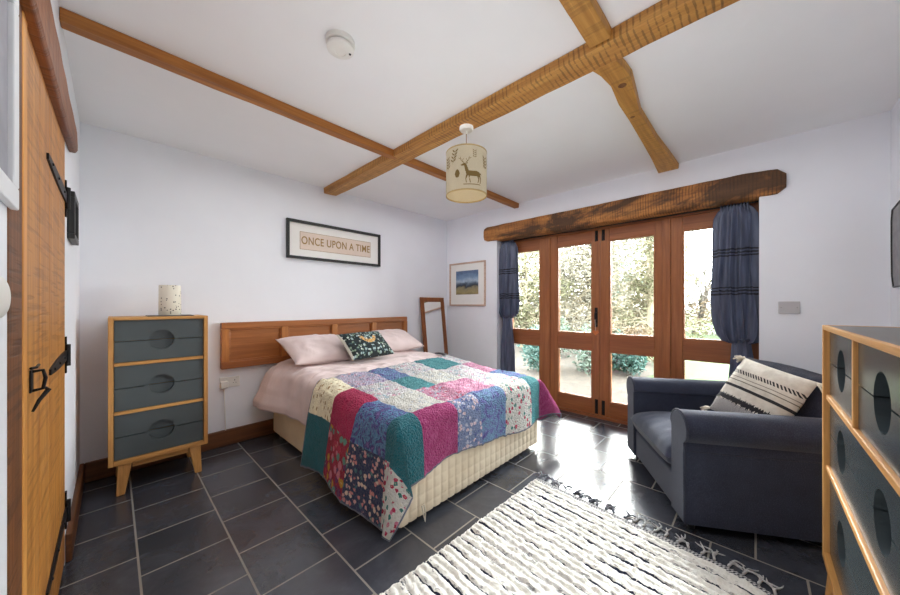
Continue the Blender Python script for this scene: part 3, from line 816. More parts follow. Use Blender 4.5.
# white framed mirror beside the plank door, its reflection painted flat grey
framed('framed_wall_piece', 'white framed mirror on the wall left of the plank door', 'picture', (LX, .915, 1.66), (0,1,0), (0,0,1), (1,0,0), .50, .47, .046, .014, M['white_frame'],
    [('print', -.204, -.189, .204, .189, .001, .005, plain('grey_reflection', (150,150,158), .6))])
b = MB()
def dome(a, c):
    th = 2*PI*a; ph = c*PI/2
    return (LX+.014*math.sin(ph)+.001, 1.065+.042*math.cos(ph)*math.cos(th), 1.235+.042*math.cos(ph)*math.sin(th))
b.grid(dome, 28, 10, wrap=True); o = b.build('thermostat', M['white_plastic'], smooth=True)
tag(o, 'round white dome thermostat on the wall below the white framed mirror', 'thermostat')
# grey panel at the far right
mtl = plain('weathered_grey', (150,148,150), .6, var=.2, scale=20)
b = MB(); pts = [(3.350, 1.74), (3.33, 1.81), (3.20, 1.83), (3.05, 1.83), (3.05, 1.33), (3.31, 1.33), (3.34, 1.40), (3.348, 1.56)]
r = empty('wall_plaque', (3.18, RY+.02, 1.58)); tag(r, 'grey shaped wall plaque with dark edge above the wide chest', 'plaque')
MB().prism(pts, lambda u, v, w: (u, RY+w, v), .001, .014).build('panel', mtl, r, bevel=.002)
b = MB(); n = len(pts)
b.tube([(u, RY+.014, v) for u, v in pts+pts[:1]], .006, 6); b.build('rim', M['blackframe'], r)

# ------------------------------------------------------------------ leaning mirror
r = empty('leaning_mirror', (3.05, 3.20, 0))
tag(r, 'tall oak framed mirror leaning in the corner beyond the bed', 'mirror')
tilt = math.atan2(.15, 1.33)
T = Matrix.Translation((3.05, 3.165, .003)) @ Matrix.Rotation(-.30, 4, 'Z') @ Matrix.Rotation(-tilt, 4, 'X')
T = Matrix.Translation((3.115, 3.155, .003)) @ Matrix.Rotation(-tilt, 4, 'X')
b = MB(); b.T = T; w_, h_ = .225, 1.33
b.box(-w_, 0, 0, -w_+.062, .022, h_).box(w_-.062, 0, 0, w_, .022, h_).box(-w_+.062, 0, 0, w_-.062, .022, .062).box(-w_+.062, 0, h_-.062, w_-.062, .022, h_); b.build('frame', M['mirrorwood'], r, bevel=.004)
b = MB(); b.T = T; b.box(-w_+.062, .008, .062, w_-.062, .012, h_-.062); b.build('glass', M['mirror'], r)

# ------------------------------------------------------------------ sockets and switch
r = empty('wall_socket', (.705, WY, .545)); tag(r, 'white double wall socket below the headboard end', 'socket')
b = MB().box(.635, WY-.010, .50, .785, WY-.0005, .59); b.build('face_plate', M['white_plastic'], r, bevel=.003)
b = MB()
for xx in (.745,):
    b.box(xx-.003, WY-.0108, .553, xx+.003, WY-.0098, .563).box(xx-.013, WY-.0108, .533, xx-.006, WY-.0098, .537).box(xx+.006, WY-.0108, .533, xx+.013, WY-.0098, .537)
b.build('slot', M['blackframe'], r)
for xx in (.69, .765): MB().box(xx-.006, WY-.014, .570, xx+.006, WY-.0101, .583).build('rocker', M['white_plastic'], r, bevel=.001)
r = empty('plug_adaptor', (.665, WY-.03, .535)); tag(r, 'white plug with cable pushed into the socket below headboard', 'plug')
MB().box(.635, WY-.055, .505, .690, WY-.0145, .562).build('body', M['white_plastic'], r, bevel=.006)
MB().tube([(.662, WY-.04, .506), (.662, WY-.036, .45), (.668, WY-.036, .30), (.672, WY-.036, .139)], .004, 8).build('cable', M['white_plastic'], r)
r = empty('light_switch', (WX, -.179, 1.20)); tag(r, 'square grey blank plate on the wall right of the lintel end', 'switch plate')
MB().box(WX-.009, -.235, 1.155, WX-.0005, -.123, 1.245).build('face_plate', M['grey_plate'], r, bevel=.003)
for yy in (-.220, -.138): MB().tube([(WX-.0102, yy, 1.20), (WX-.0085, yy, 1.20)], .004, 10).build('screw', M['steel'], r)

# ------------------------------------------------------------------ smoke detector
r = empty('smoke_detector', (.745, 1.425, H-.001)); tag(r, 'round white smoke detector on the ceiling', 'smoke detector')
c = (.745, 1.425, H)
MB().lathe([(.066,-.0005),(.066,-.018),(.060,-.022),(.050,-.022)], c, 40, capt=True).build('base', M['white_plastic'], r, smooth=True, auto=30)
MB().lathe([(.044,-.0221),(.044,-.030),(.062,-.031),(.061,-.042),(.050,-.050),(.026,-.053),(.025,-.050),(.001,-.050)], c, 40).build('cover', M['white_plastic'], r, smooth=True, auto=30)
b = MB().lathe([(.006,0),(.005,-.003),(.001,-.003)], (c[0]+.038, c[1]-.02, H-.052), 10); b.build('light_window', M['blackframe'], r)

# ------------------------------------------------------------------ pendant lamp
PX, PY = 1.628, 1.398
r = empty('pendant_lamp', (PX, PY, 2.41)); tag(r, 'drum pendant lamp printed with a stag hanging from the wide beam', 'lamp')
zt_ = 2.404
MB().lathe([(.046,0),(.047,-.012),(.040,-.024),(.012,-.030),(.006,-.032),(.006,-.045)], (PX, PY, zt_), 28, capb=False, capt=True).build('ceiling_rose', M['white_plastic'], r, smooth=True, auto=40)
MB().tube([(PX, PY, zt_-.04), (PX, PY, 2.15)], .003, 8).build('cord', plain('cord_brown', (120,96,70), .7), r)
MB().lathe([(.018,.0),(.018,.06),(.01,.07)], (PX, PY, 2.10), 16, capb=True, capt=True).build('bulb_holder', M['white_plastic'], r, smooth=True, auto=40)
SR, SZ0, SZ1 = .135, 1.942, 2.228
def m_shade(name, c):
    m = NT(name); v = m.coord('Object'); f = m.noise(v, 220, 2, .7)
    a = lin(c); col = m.ramp(f, [(.3, tuple(x*.88 for x in a[:3])+(1,)), (.7, a)])
    tl = m.n('ShaderNodeBsdfTranslucent'); m.l(col, tl.inputs[0]); m.l(col, m.b.inputs['Base Color']); m.set(m.b, Roughness=.9)
    mx = m.n('ShaderNodeMixShader'); mx.inputs[0].default_value = .35; m.l(m.b.outputs[0], mx.inputs[1]); m.l(tl.outputs[0], mx.inputs[2]); m.l(mx.outputs[0], m.out.inputs[0])
    return m.mat
linen = m_shade('linen_shade', (206,195,170)); olive = m_shade('olive_print', (128,104,58)); trimm = plain('shade_trim', (170,146,96), .7)
b = MB()
b.lathe([(SR, SZ0), (SR, SZ1)], (PX, PY, 0), 64, 0); b.lathe([(SR-.003, SZ1), (SR-.003, SZ0)], (PX, PY, 0), 64, 0)
def on_shade(poly, th0, z0, s, mi=1, mirror=1):
    """2d outline (u right, v up) wrapped on the drum; th0 angle seen as the centre"""
    x0 = min(p[0] for p in poly); x1 = max(p[0] for p in poly)
    n = max(1, int(math.ceil((x1-x0)*s/.008))); eps = 1e-5*(x1-x0)
    def span(x):
        ys = []
        for (p, q) in zip(poly, poly[1:]+poly[:1]):
            if (p[0]-x)*(q[0]-x) <= 0 and abs(p[0]-q[0]) > 1e-9: ys.append(p[1]+(q[1]-p[1])*(x-p[0])/(q[0]-p[0]))
        return (min(ys), max(ys)) if ys else (0, 0)
    def vt(x, y):
        th = th0 + mirror*x*s/SR
        return b.vert((PX+(SR+.0009)*math.cos(th), PY+(SR+.0009)*math.sin(th), z0+y*s))
    xs = [x0+eps+(x1-x0-2*eps)*i/n for i in range(n+1)]
    cols = []
    for x in xs:
        lo, hi = span(x); cols.append((vt(x, lo), vt(x, hi)))
    for c_, d_ in zip(cols, cols[1:]): b.face((c_[0], d_[0], d_[1], c_[1]), mi)
cam_th = math.atan2(-PY, -PX)   # side of the drum that faces the room's near corner
def quad(p, q, wa, wb, th0, z0, s):
    d = Vector((q[0]-p[0], q[1]-p[1])); n_ = Vector((-d.y, d.x)).normalized()
    on_shade([(p[0]+n_.x*wa, p[1]+n_.y*wa), (p[0]-n_.x*wa, p[1]-n_.y*wa), (q[0]-n_.x*wb, q[1]-n_.y*wb), (q[0]+n_.x*wb, q[1]+n_.y*wb)], th0, z0, s)
def stag(th0, z0, s):
    body = [(-.42,.62),(-.36,.72),(-.30,.66),(-.2,.60),(.0,.60),(.22,.62),(.40,.58),(.46,.44),(.42,.34),(.28,.36),(.10,.34),(-.10,.34),(-.22,.38),(-.30,.46)]
    n_ = len(body)
    # split in convex-ish strips
    on_shade([(-.34,.50),(-.30,.40),(-.10,.34),(.10,.34),(.28,.36),(.42,.34),(.47,.46),(.40,.58),(.22,.62),(.0,.60),(-.2,.61)], th0, z0, s)
    on_shade([(-.34,.48),(-.18,.60),(-.30,.92),(-.42,.90)], th0, z0, s)           # neck
    on_shade([(-.30,.94),(-.40,1.0),(-.60,.90),(-.58,.85),(-.40,.86)], th0, z0, s)  # head
    on_shade([(-.32,.97),(-.22,1.03),(-.26,.93)], th0, z0, s)
    for (x0, x1, x2) in ((-.27,-.33,-.30),(-.16,-.14,-.10),(.30,.36,.30),(.42,.48,.44)):
        quad((x0,.40), (x1,.20), .05, .026, th0, z0, s); quad((x1,.21), (x2,.0), .026, .02, th0, z0, s)
    for sx in (-1, 1):
        bx = -.38 + sx*.03
        quad((bx,.98), (bx+sx*.16,1.14), .018, .016, th0, z0, s); quad((bx+sx*.16,1.13), (bx+sx*.20,1.34), .016, .010, th0, z0, s)
        quad((bx+sx*.10,1.08), (bx+sx*.02,1.26), .014, .008, th0, z0, s); quad((bx+sx*.18,1.20), (bx+sx*.32,1.28), .013, .008, th0, z0, s)
    quad((.45,.54), (.52,.44), .03, .015, th0, z0, s)
def sprig(th0, z0, s, lean=0.0):
    quad((0,0), (lean,.9), .015, .01, th0, z0, s)
    for k in range(4):
        yv = .18+k*.19; x = lean*yv/.9
        for sx in (-1, 1): on_shade([(x, yv), (x+sx*.10, yv+.16), (x+sx*.22, yv+.20), (x+sx*.16, yv+.06)], th0, z0, s)
def cone_(th0, z0, s):
    on_shade([(.0,0),(.2,.12),(.27,.4),(.15,.72),(0,.86),(-.15,.72),(-.27,.4),(-.2,.12)], th0, z0, s)
for k in range(3):
    t0 = cam_th + 2*PI*k/3 + .28
    stag(t0, 1.985, .125); cone_(t0-.72, 2.02, .066); sprig(t0-.98, 2.11, .10, .25); sprig(t0+.12, 2.135, .065); sprig(t0+.80, 2.08, .10, -.1)
    quad((-.5,0), (.5,.03), .02, .02, t0, 1.975, .12)
b.build('lamp_shade', [linen, olive], r, smooth=True, fixn=False)
b = MB()
for z in (SZ0+.003, SZ1-.003):
    b.lathe([(SR+.0015, z-.004), (SR+.0015, z+.004), (SR-.0045, z+.004), (SR-.0045, z-.004), (SR+.0015, z-.004)], (PX, PY, 0), 64)
    b.build('shade_ring', trimm, r); b = MB()
for k in range(3):
    th = 2*PI*k/3+.4; b.tube([(PX, PY, 2.13), (PX+SR*math.cos(th), PY+SR*math.sin(th), SZ1-.006)], .0018, 6)
b.build('shade_spider', trimm, r)
m = NT('frosted_bulb'); m.b.inputs['Base Color'].default_value = (1,.95,.85,1)
m.b.inputs['Emission Color'].default_value = (1,.86,.62,1); m.b.inputs['Emission Strength'].default_value = .06
MB().lathe([(.012,.05),(.014,.04),(.028,.015),(.030,.0),(.026,-.016),(.012,-.028),(.001,-.03)], (PX, PY, 2.055), 20).build('bulb', m.mat, r, smooth=True)

# ------------------------------------------------------------------ curtains
m = NT('slate_satin'); v = m.coord('Object'); tz = m.sep(v)
wob = m.math('MULTIPLY', m.math('SUBTRACT', m.noise(v, 14, 2), .5), .03)
zz = m.math('ADD', tz[2], wob)
base = m.ramp(m.noise(m.coord('Object', (1,1,.12)), 30, 3), [(.3, lin((58,64,84))), (.7, lin((94,102,126)))])
# crochet bands
def band(z0, hw):
    d = m.math('ABSOLUTE', m.math('SUBTRACT', zz, z0)); inb = m.math('LESS_THAN', d, hw)
    st_ = m.math('GREATER_THAN', m.math('SINE', m.math('MULTIPLY', zz, 2*PI/.026)), -.1)
    return m.math('MULTIPLY', inb, st_)
bm_ = m.math('MAXIMUM', band(-.38, .035), band(-.70, .035))
m.l(m.mix(bm_, base, lin((26,26,34))), m.b.inputs['Base Color'])
m.l(m.math('ADD', m.math('MULTIPLY', bm_, .4), .28), m.b.inputs['Roughness']); m.b.inputs['Sheen Weight'].default_value = .06
m.bump(m.noise(m.coord('Object', (1,1,.2)), 60, 3), .35, .004)
satin = m.mat
def curtain(label, yc, x, hw, zb, tail_y, tail_hw, tie_y, seed):
    r = empty('curtain', (x, yc, 2.03)); tag(r, label, 'curtain', None)
    prof_ = [(2.030, .55, .5), (2.00, .72, .6), (1.95, .86, .8), (1.80, .90, .85), (1.60, .93, .95), (1.40, .97, 1.0), (1.25, 1.0, 1.05), (zb+.16, 1.0, 1.12), (zb+.07, .92, 1.08), (zb+.02, .72, .9), (zb, .40, .5), (zb+.01, .12, .15)]
    def sect(k):
        t = k*(len(prof_)-1); i = min(int(t), len(prof_)-2); f = t-i
        return [a+(c-a)*f for a, c in zip(prof_[i], prof_[i+1])]
    def fn(a, c):
        z, ry, rx = sect(c); th = 2*PI*a
        pl = 1+.20*math.sin(9*th+seed+1.2*math.sin(z*3))*min(1, (2.1-z)*3+.4)+.05*math.sin(17*th+z*6+seed)
        yy = yc + (tie_y-yc)*max(0, min(1, (1.5-z)/(1.5-zb)))*.6
        pl2 = 1+.42*math.sin(11*th+seed+.8*math.sin(z*4)+.5*nz(th, z*2, seed))*min(1, (2.1-z)*3+.3)
        return (x+.052*rx*pl2*math.sin(th), yy+hw*ry*pl*math.cos(th), z + .012*nz(th*2, seed, 3)*(1 if c > .75 else 0))
    MB().grid(fn, 120, 66, wrap=True).build('gathered_drape', satin, r, smooth=True)
    def ft(a, c):
        z = zb+.06+(.012-zb-.06)*c; th = 2*PI*a
        w = tail_hw*(.55+.45*min(1, c*2.2)); pl = 1+.16*math.sin(7*th+seed)+.05*math.sin(15*th+c*4)
        yy = tie_y+(tail_y-tie_y)*min(1, c*1.6)
        return (x+.006+.034*pl*math.sin(th), yy+w*pl*math.cos(th), z)
    MB().grid(ft, 84, 40, wrap=True).build('tail', satin, r, smooth=True)
    b = MB(); n = 9
    for k in range(n):
        yy = yc-hw*.6+hw*1.2*k/(n-1)
        b.tube([(x-.02, yy, 1.985), (x-.028, yy+.004, 2.03), (x-.005, yy, 2.052)], .006, 6)
    b.build('heading_tab', satin, r)
    b = MB(); b.tube([(x+.045*math.sin(2*PI*k/24), tie_y+tail_hw*.62*math.cos(2*PI*k/24), zb+.035) for k in range(25)], .010, 8, caps=False); b.build('tieback', fabric('tie_cord', (70,74,92)), r)
    return r
curtain('slate blue satin curtain bunched up beside the landscape picture', 2.315, 3.53, .135, 1.045, 2.335, .095, 2.335, 1.0)
curtain('slate blue satin curtain bunched up behind the armchair', .125, 3.53, .135, .905, .07, .085, .085, 4.0)
MB().tube([(3.545, OY0+.002, 2.044), (3.545, OY1-.002, 2.044)], .008, 10).build('curtain_rail', M['iron'])
tag(bpy.data.objects['curtain_rail'], 'thin black curtain rail under the rough lintel', 'curtain rail')

# ------------------------------------------------------------------ armchair
AO = Vector((2.107, .277)); aw = Vector((.861, .509)); ad = Vector((.509, -.861)); AW = .97
oc = AO + aw*(AW/2)
r = empty('armchair', (oc.x, oc.y, 0), math.atan2(-aw.y, -aw.x))
tag(r, 'navy blue wool snuggler armchair with rolled arms in front of window wall', 'armchair')
hw = AW/2
def arm(sg):
    P_ = [(.33,.045), (.33,.545)]
    cxx, czz, rr = .415, .550, .088
    for k in range(0, 15):
        th = PI*1.0 - k*(PI*1.28)/14
        P_.append((cxx+rr*1.12*math.cos(th), czz+rr*math.sin(th)))
    P_ += [(.485,.455), (.480,.42), (.480,.045)]
    b = MB(); n = 26; pl = []
    ys = [0, .004, .012] + [.012+(.80-.012)*k/20 for k in range(1, 21)] + [.815, .82]
    rings = []
    for y in ys:
        ins = 0
        if y < .012: ins = (.012-y)
        ring = []
        for (x_, z_) in P_:
            q = Vector((x_-.40, z_-.38)); L = q.length; q = q*(1-ins/L*.8)
            wv = .003*nz(y*4, z_*4, sg)
            ring.append(b.vert((sg*(.40+q.x+wv), y, .38+q.y)))
        rings.append(ring)
    m_ = len(P_)
    for A, B in zip(rings, rings[1:]):
        for k in range(m_): b.face((A[k], A[(k+1)%m_], B[(k+1)%m_], B[k]))
    b.face(rings[0][::-1]); b.face(rings[-1])
    a_ = b.build('arm', M['navy'], r, local=True, smooth=True, auto=35)
    b = MB(); b.tube([(sg*x_, .006, z_) for x_, z_ in P_], .005, 8); b.tube([(sg*.483, y, .438) for y in (.01, .3, .6, .81)], .004, 6)
    b.build('piping', M['navy_back'], a_, local=True)
arm(1); arm(-1)
b = MB().box(-.33, .015, .045, .33, .80, .245); b.build('base', M['navy'], r, local=True, bevel=.015)
def seat(a, c):
    pass
b = MB()
def sq(fn_top, sg):
    return fn_top
def seatpt(sg):
    def fn(a, c):
        x, y = 2*a-1, 2*c-1
        ex = max(0, 1-abs(x)**6); ey = max(0, 1-abs(y)**6)
        th = .088*(ex**.4)*(ey**.4)
        crown = .035*(1-x*x)*(1-y*y) if sg > 0 else 0
        wr = .006*nz(x*5, y*4, 2)+.005*abs(math.sin(7*x+2*nz(x*2,y*2)))*(1-abs(y))*(1 if sg > 0 else 0)
        return (x*.330, .290+y*.312, .330+sg*th+crown+(wr if sg > 0 else 0))
    return fn
b.grid(seatpt(1), 44, 40); b.grid(seatpt(-1), 44, 40)
b.build('seat_cushion', M['navy'], r, local=True, smooth=True)
# back: outer shell + plump back cushion
b = MB(); rings = []
for (y, z) in ((.70,.045), (.82,.045), (.865,.45), (.885,.74), (.875,.80), (.84,.825), (.80,.80), (.775,.74), (.72,.40)):
    rings.append((y, z))
b.prism(rings, lambda u, v, w: (w, u, v), -.47, .47); b.build('back_frame', M['navy'], r, local=True, bevel=.03, seg=3)
def bcush(sg):
    def fn(a, c):
        x, z = 2*a-1, 2*c-1
        ex = max(0, 1-abs(x)**5); ez = max(0, 1-abs(z)**5)
        th = .075*ex**.45*ez**.45
        yy = .715+.050*z+ sg*th
        return (x*.36*(1-.03*z*z), yy+.006*nz(x*4, z*4, sg),   .600+z*.225+.02*(1-x*x)*max(0, z))
    return fn
b = MB(); b.grid(bcush(-1), 40, 36); b.grid(bcush(1), 40, 36); b.build('back_cushion', M['navy_back'], r, local=True, smooth=True)
for sx in (-1, 1):
    for y in (.06, .78):
        b = MB().lathe([(.018,0),(.024,.046)], (sx*.42, y, 0), 12, capb=True, capt=True); b.build('foot', M['blackframe'], r, local=True, smooth=True, auto=40)

# striped woven cushion on the armchair
m = NT('striped_weave'); v = m.coord('UV'); s_ = m.sep(v); U_, V_ = s_[0], s_[1]
weave = m.noise(m.coord('UV', (1, 3, 1)), 90, 2, .7)
col = m.ramp(m.noise(v, 12, 3), [(.3, lin((214,206,192))), (.7, lin((234,228,216)))])
def lt(a, t): return m.math('LESS_THAN', a, t)
def near(a, c0, w): return m.math('LESS_THAN', m.math('ABSOLUTE', m.math('SUBTRACT', a, c0)), w)
saw1 = m.math('MULTIPLY', m.math('ABSOLUTE', m.math('SUBTRACT', m.math('FRACT', m.math('MULTIPLY', U_, 22)), .5)), .05)
Vz = m.math('ADD', V_, m.math('SUBTRACT', saw1, .0125))
col = m.mix(lt(V_, .24), col, m.ramp(weave, [(.4, lin((120,118,120))), (.6, lin((206,202,198)))]))
rag = m.math('ADD', V_, m.math('MULTIPLY', m.math('SUBTRACT', m.noise(m.coord('UV', (1,.05,1)), 60, 2), .5), .16))
col = m.mix(near(rag, .29, .045), col, lin((40,40,44)))
col = m.mix(near(V_, .50, .022), col, lin((48,48,50)))
for c0, w, k in ((.60, .007, (120,112,100)), (.655, .006, (150,142,130))): col = m.mix(near(V_, c0, w), col, lin(k))
zig = m.math('GREATER_THAN', m.math('SINE', m.math('ADD', m.math('MULTIPLY', U_, 150), m.math('MULTIPLY', V_, 130))), -.2)
col = m.mix(m.math('MULTIPLY', near(V_, .745, .030), zig), col, lin((52,50,50)))
m.l(col, m.b.inputs['Base Color']); m.set(m.b, Roughness=.95); m.bump(weave, .8, .005)
T0 = Matrix.Translation((2.90, .085, .625))
# local frame: plane of the cushion faces the seat front and tilts back
nrm = (Vector((-.50, .60, .62))).normalized()
uax = Vector((.86, .50, 0)); uax = Vector((.90, -.38, -.12)).normalized()
up0 = None
def frame_from(n_, roll):
    a_ = n_.cross(Vector((0,0,1))).normalized()*-1     # horizontal, to the viewer's right
    u_ = n_.cross(a_).normalized()
    if u_.z < 0: u_ = -u_
    a2 = a_*math.cos(roll)+u_*math.sin(roll); u2 = u_*math.cos(roll)-a_*math.sin(roll)
    return a2, u2
nv = Vector((-.70, .50, .46)).normalized()
a2, u2 = frame_from(nv, -.20)
cc = Vector((2.665, -.010, .668))
mw = Matrix((( a2.x, u2.x, nv.x, cc.x), (a2.y, u2.y, nv.y, cc.y), (a2.z, u2.z, nv.z, cc.z), (0,0,0,1)))
r = empty('cushion', tuple(cc)); tag(r, 'square cream woven cushion with black stripes and tassels on the navy armchair', 'cushion')
pb = pillow_mesh(.40, .40, .14, seed=22, pinch=.03)
pb.v = [mw @ p for p in pb.v]; pb.build('cover', m.mat, r, smooth=True)
for sx in (-1, 1):
    for sy in (-1, 1):
        b = MB(); c0 = mw @ Vector((sx*.193, sy*.193, 0)); out = (mw.to_3x3() @ Vector((sx, sy*.2, 0))).normalized()
        random.seed(40+sx+3*sy)
        for k in range(16):
            d_ = (out + Vector((random.uniform(-.5,.5), random.uniform(-.5,.5), random.uniform(-.6,.1)))).normalized()
            p1 = c0+d_*.03; p2 = p1+(d_+Vector((0,0,-.6))).normalized()*.035
            b.tube([c0, p1, p2], [.006,.005,.003], 5)
        b.build('tassel', M['cream_knit'], r, smooth=True)

# ------------------------------------------------------------------ rug
A_, B_, C_, D_ = Vector((2.062,1.116)), Vector((1.955,-.085)), Vector((.30,1.150)), Vector((.25,-.085))
RL, RW = 1.78, 1.22
def rugxy(s, t):   # s 0 at fringe edge .. RL ; t 0 at far long edge .. RW
    a, c = s/RL, t/RW
    wob = .010*nz(s*7, 3)*(1-c) + .012*nz(s*6, 9)*c
    p = (A_*(1-a)+C_*a)*(1-c) + (B_*(1-a)+D_*a)*c
    # rounded corner at the near end of the fringe edge
    k = max(0, c-.82)/.18; p = p + Vector((-.06*k*k*(1-min(1, s/.3)), 0))
    ew = .008*nz(s*40, 2)*(1 if c < .03 else 0)
    return p.x+.006*nz(t*6, s*6, 5), p.y+wob+ew
PITCH = .039
def rugpt(a, c):
    s, t = a*RL, c*RW; x, y = rugxy(s, t)
    if s < .055: z = .006+.002*math.sin(s*400)
    else:
        f = ((s + .012*nz(t*3.5, s*2, 1))/PITCH) % 1
        z = .006 + .013*abs(math.sin(PI*f))**.6 + .008*nz(s*45, t*30, 2)+.005*nz(s*90, t*90, 7)
        z = max(.004, z)
    if min(c, 1-c) < .012 or a > .995 or a < .004: z = min(z, .003)
    return (x, y, max(.002, z))
m = NT('shaggy_weave'); v = m.coord('UV'); s_ = m.sep(v)
wn = m.n('ShaderNodeTexNoise'); m.l(m.coord('UV', (2, 3.5, 1)), wn.inputs['Vector']); wn.inputs['Scale'].default_value = 1
sn = m.math('ADD', s_[0], m.math('MULTIPLY', m.math('SUBTRACT', m.noise(m.coord('UV', (8, 9, 1)), 1, 3), .5), .022))
fr = m.math('FRACT', m.math('DIVIDE', sn, PITCH*2))
brk = m.noise(m.coord('UV', (18, 6, 1)), 1, 4, .7)
line = m.math('MULTIPLY', m.math('LESS_THAN', m.math('ABSOLUTE', m.math('SUBTRACT', fr, .5)), .055), m.math('GREATER_THAN', brk, .40))
fl = m.math('MULTIPLY', m.math('LESS_THAN', m.math('ABSOLUTE', m.math('SUBTRACT', fr, .5)), .24), m.math('GREATER_THAN', m.noise(m.coord('UV', (60, 22, 1)), 1, 3, .7), .58))
wool = m.ramp(m.noise(v, 60, 3, .7), [(.3, lin((222,219,210))), (.55, lin((240,238,230))), (.8, lin((250,248,242)))])
col = m.mix(m.math('MAXIMUM', line, m.math('MULTIPLY', fl, .55)), wool, lin((40,44,62)))
hz = m.math('GREATER_THAN', m.math('SINE', m.math('ADD', m.math('MULTIPLY', s_[0], 330), m.math('MULTIPLY', s_[1], 420))), .0)
bnd = m.mix(hz, lin((206,204,202)), lin((58,58,66)))
col = m.mix(m.math('LESS_THAN', s_[0], .055), col, bnd)
m.l(col, m.b.inputs['Base Color']); m.set(m.b, Roughness=.95); m.b.inputs['Specular IOR Level'].default_value = .1
m.bump(m.noise(v, 170, 3, .7), .7, .006)
r = empty('rug', (1.2, .5, 0)); tag(r, 'shaggy cream woven rug with thin navy stripes and fringe', 'rug')
b = MB().grid(rugpt, 330, 230, uvfn=lambda a, c: (a*RL, c*RW)); b.build('pile', m.mat, r, smooth=True)
random.seed(5)
for k in range(24):
    b = MB()
    t = .015+(RW-.04)*k/23; x, y = rugxy(0, t); mi = 1 if k < 12 else 0
    p = Vector((x, y, .007)); d_ = Vector((1, random.uniform(-.5,.5), 0)).normalized()
    q = p+d_*.035; pts = [p]
    for j in range(1, 5): pts.append(p+d_*.035*j/4+Vector((0,0,.003*math.sin(j*2))))
    b.tube(pts, [.005,.006,.005,.006,.007], 6, mi)
    for j in range(3):
        ang = math.atan2(d_.y, d_.x)+random.uniform(-1.1,1.1); L = random.uniform(.04,.075); w = random.uniform(-1.6,1.6)
        pp = [q]
        for i_ in range(1, 6):
            ang += w*.3; pp.append(pp[-1]+Vector((math.cos(ang), math.sin(ang), 0))*L/5+Vector((0,0,.004*math.sin(i_*1.3+j))))
        pp = [Vector((u.x, u.y, max(.004, u.z))) for u in pp]
        b.tube(pp, [.004,.004,.004,.0035,.003,.0015], 5, mi)
    b.build('fringe_knot', [M['grey_fringe'], M['navy_fringe']], r, smooth=True)

# ------------------------------------------------------------------ garden
def leafmat(name, c, var=.35):
    m = NT(name); oi = m.n('ShaderNodeTexCoord'); v = oi.outputs['Object']
    f = m.noise(v, 9, 3, .7); f2 = m.noise(v, 1.2, 3); a = lin(c)
    col = m.ramp(f, [(.25, tuple(x*(1-var) for x in a[:3])+(1,)), (.75, tuple(min(1, x*(1+var)) for x in a[:3])+(1,))])
    tl = m.n('ShaderNodeBsdfTranslucent'); m.l(col, tl.inputs[0]); m.l(col, m.b.inputs['Base Color']); m.set(m.b, Roughness=.6)
    mx = m.n('ShaderNodeMixShader'); mx.inputs[0].default_value = .3; m.l(m.b.outputs[0], mx.inputs[1]); m.l(tl.outputs[0], mx.inputs[2]); m.l(mx.outputs[0], m.out.inputs[0])
    return m.mat
LM = dict(olive=leafmat('leaf_olive', (92,92,66)), sage=leafmat('leaf_sage', (84,98,84)), green=leafmat('leaf_green', (58,84,42)),
          tan=leafmat('leaf_tan', (84,70,50)), teal=leafmat('leaf_teal', (52,82,74)), grey=leafmat('leaf_grey', (104,100,86)))
bark = plain('bark', (70,64,56), .9, var=.3, scale=14, bump=.5, bscale=40)
def gz(x, y): return -.10 + .028*max(0, x-4.2) + .05*nz(x*.25, y*.25, 3)
m = NT('garden_grass'); v = m.coord('Object'); xy = m.sep(v)
g = m.ramp(m.noise(v, 1.5, 6, .7), [(.3, lin((40,58,20))), (.6, lin((52,70,28))), (.8, lin((64,78,38)))])
g = m.mix(.4, g, m.ramp(m.noise(v, 60, 3, .7), [(.3,(.45,.45,.4,1)),(.7,(1,1,1,1))]), 'MULTIPLY')
lit = m.ramp(m.noise(v, 9, 5, .7), [(.3, lin((40,34,26))), (.6, lin((62,54,43))), (.8, lin((82,75,62)))])
msk = m.math('SUBTRACT', xy[1], m.math('ADD', m.math('MULTIPLY', xy[0], .19), m.math('MULTIPLY', m.math('SUBTRACT', m.noise(v, 1.6, 4), .5), 1.2)))
col = m.mix(m.ramp(msk, [(.05,(0,0,0,1)),(.25,(1,1,1,1))]), g, lit)
m.l(col, m.b.inputs['Base Color']); m.set(m.b, Roughness=.95); m.bump(m.noise(v, 45, 4, .7), .8, .03)
def gfn(a, c):
    x = 3.81+30*a*a+4*a; y = -14+40*c
    return (x, y, gz(x, y))
b = MB().grid(gfn, 60, 60); o = b.build('garden_ground', m.mat, smooth=True); struct(o)
b = MB().box(3.79, -.3, -.14, 4.35, 2.8, -.02); o = b.build('trim_5', plain('stone_step', (84,80,72), .85, var=.2, scale=8, bump=.4), bevel=.01); struct(o)

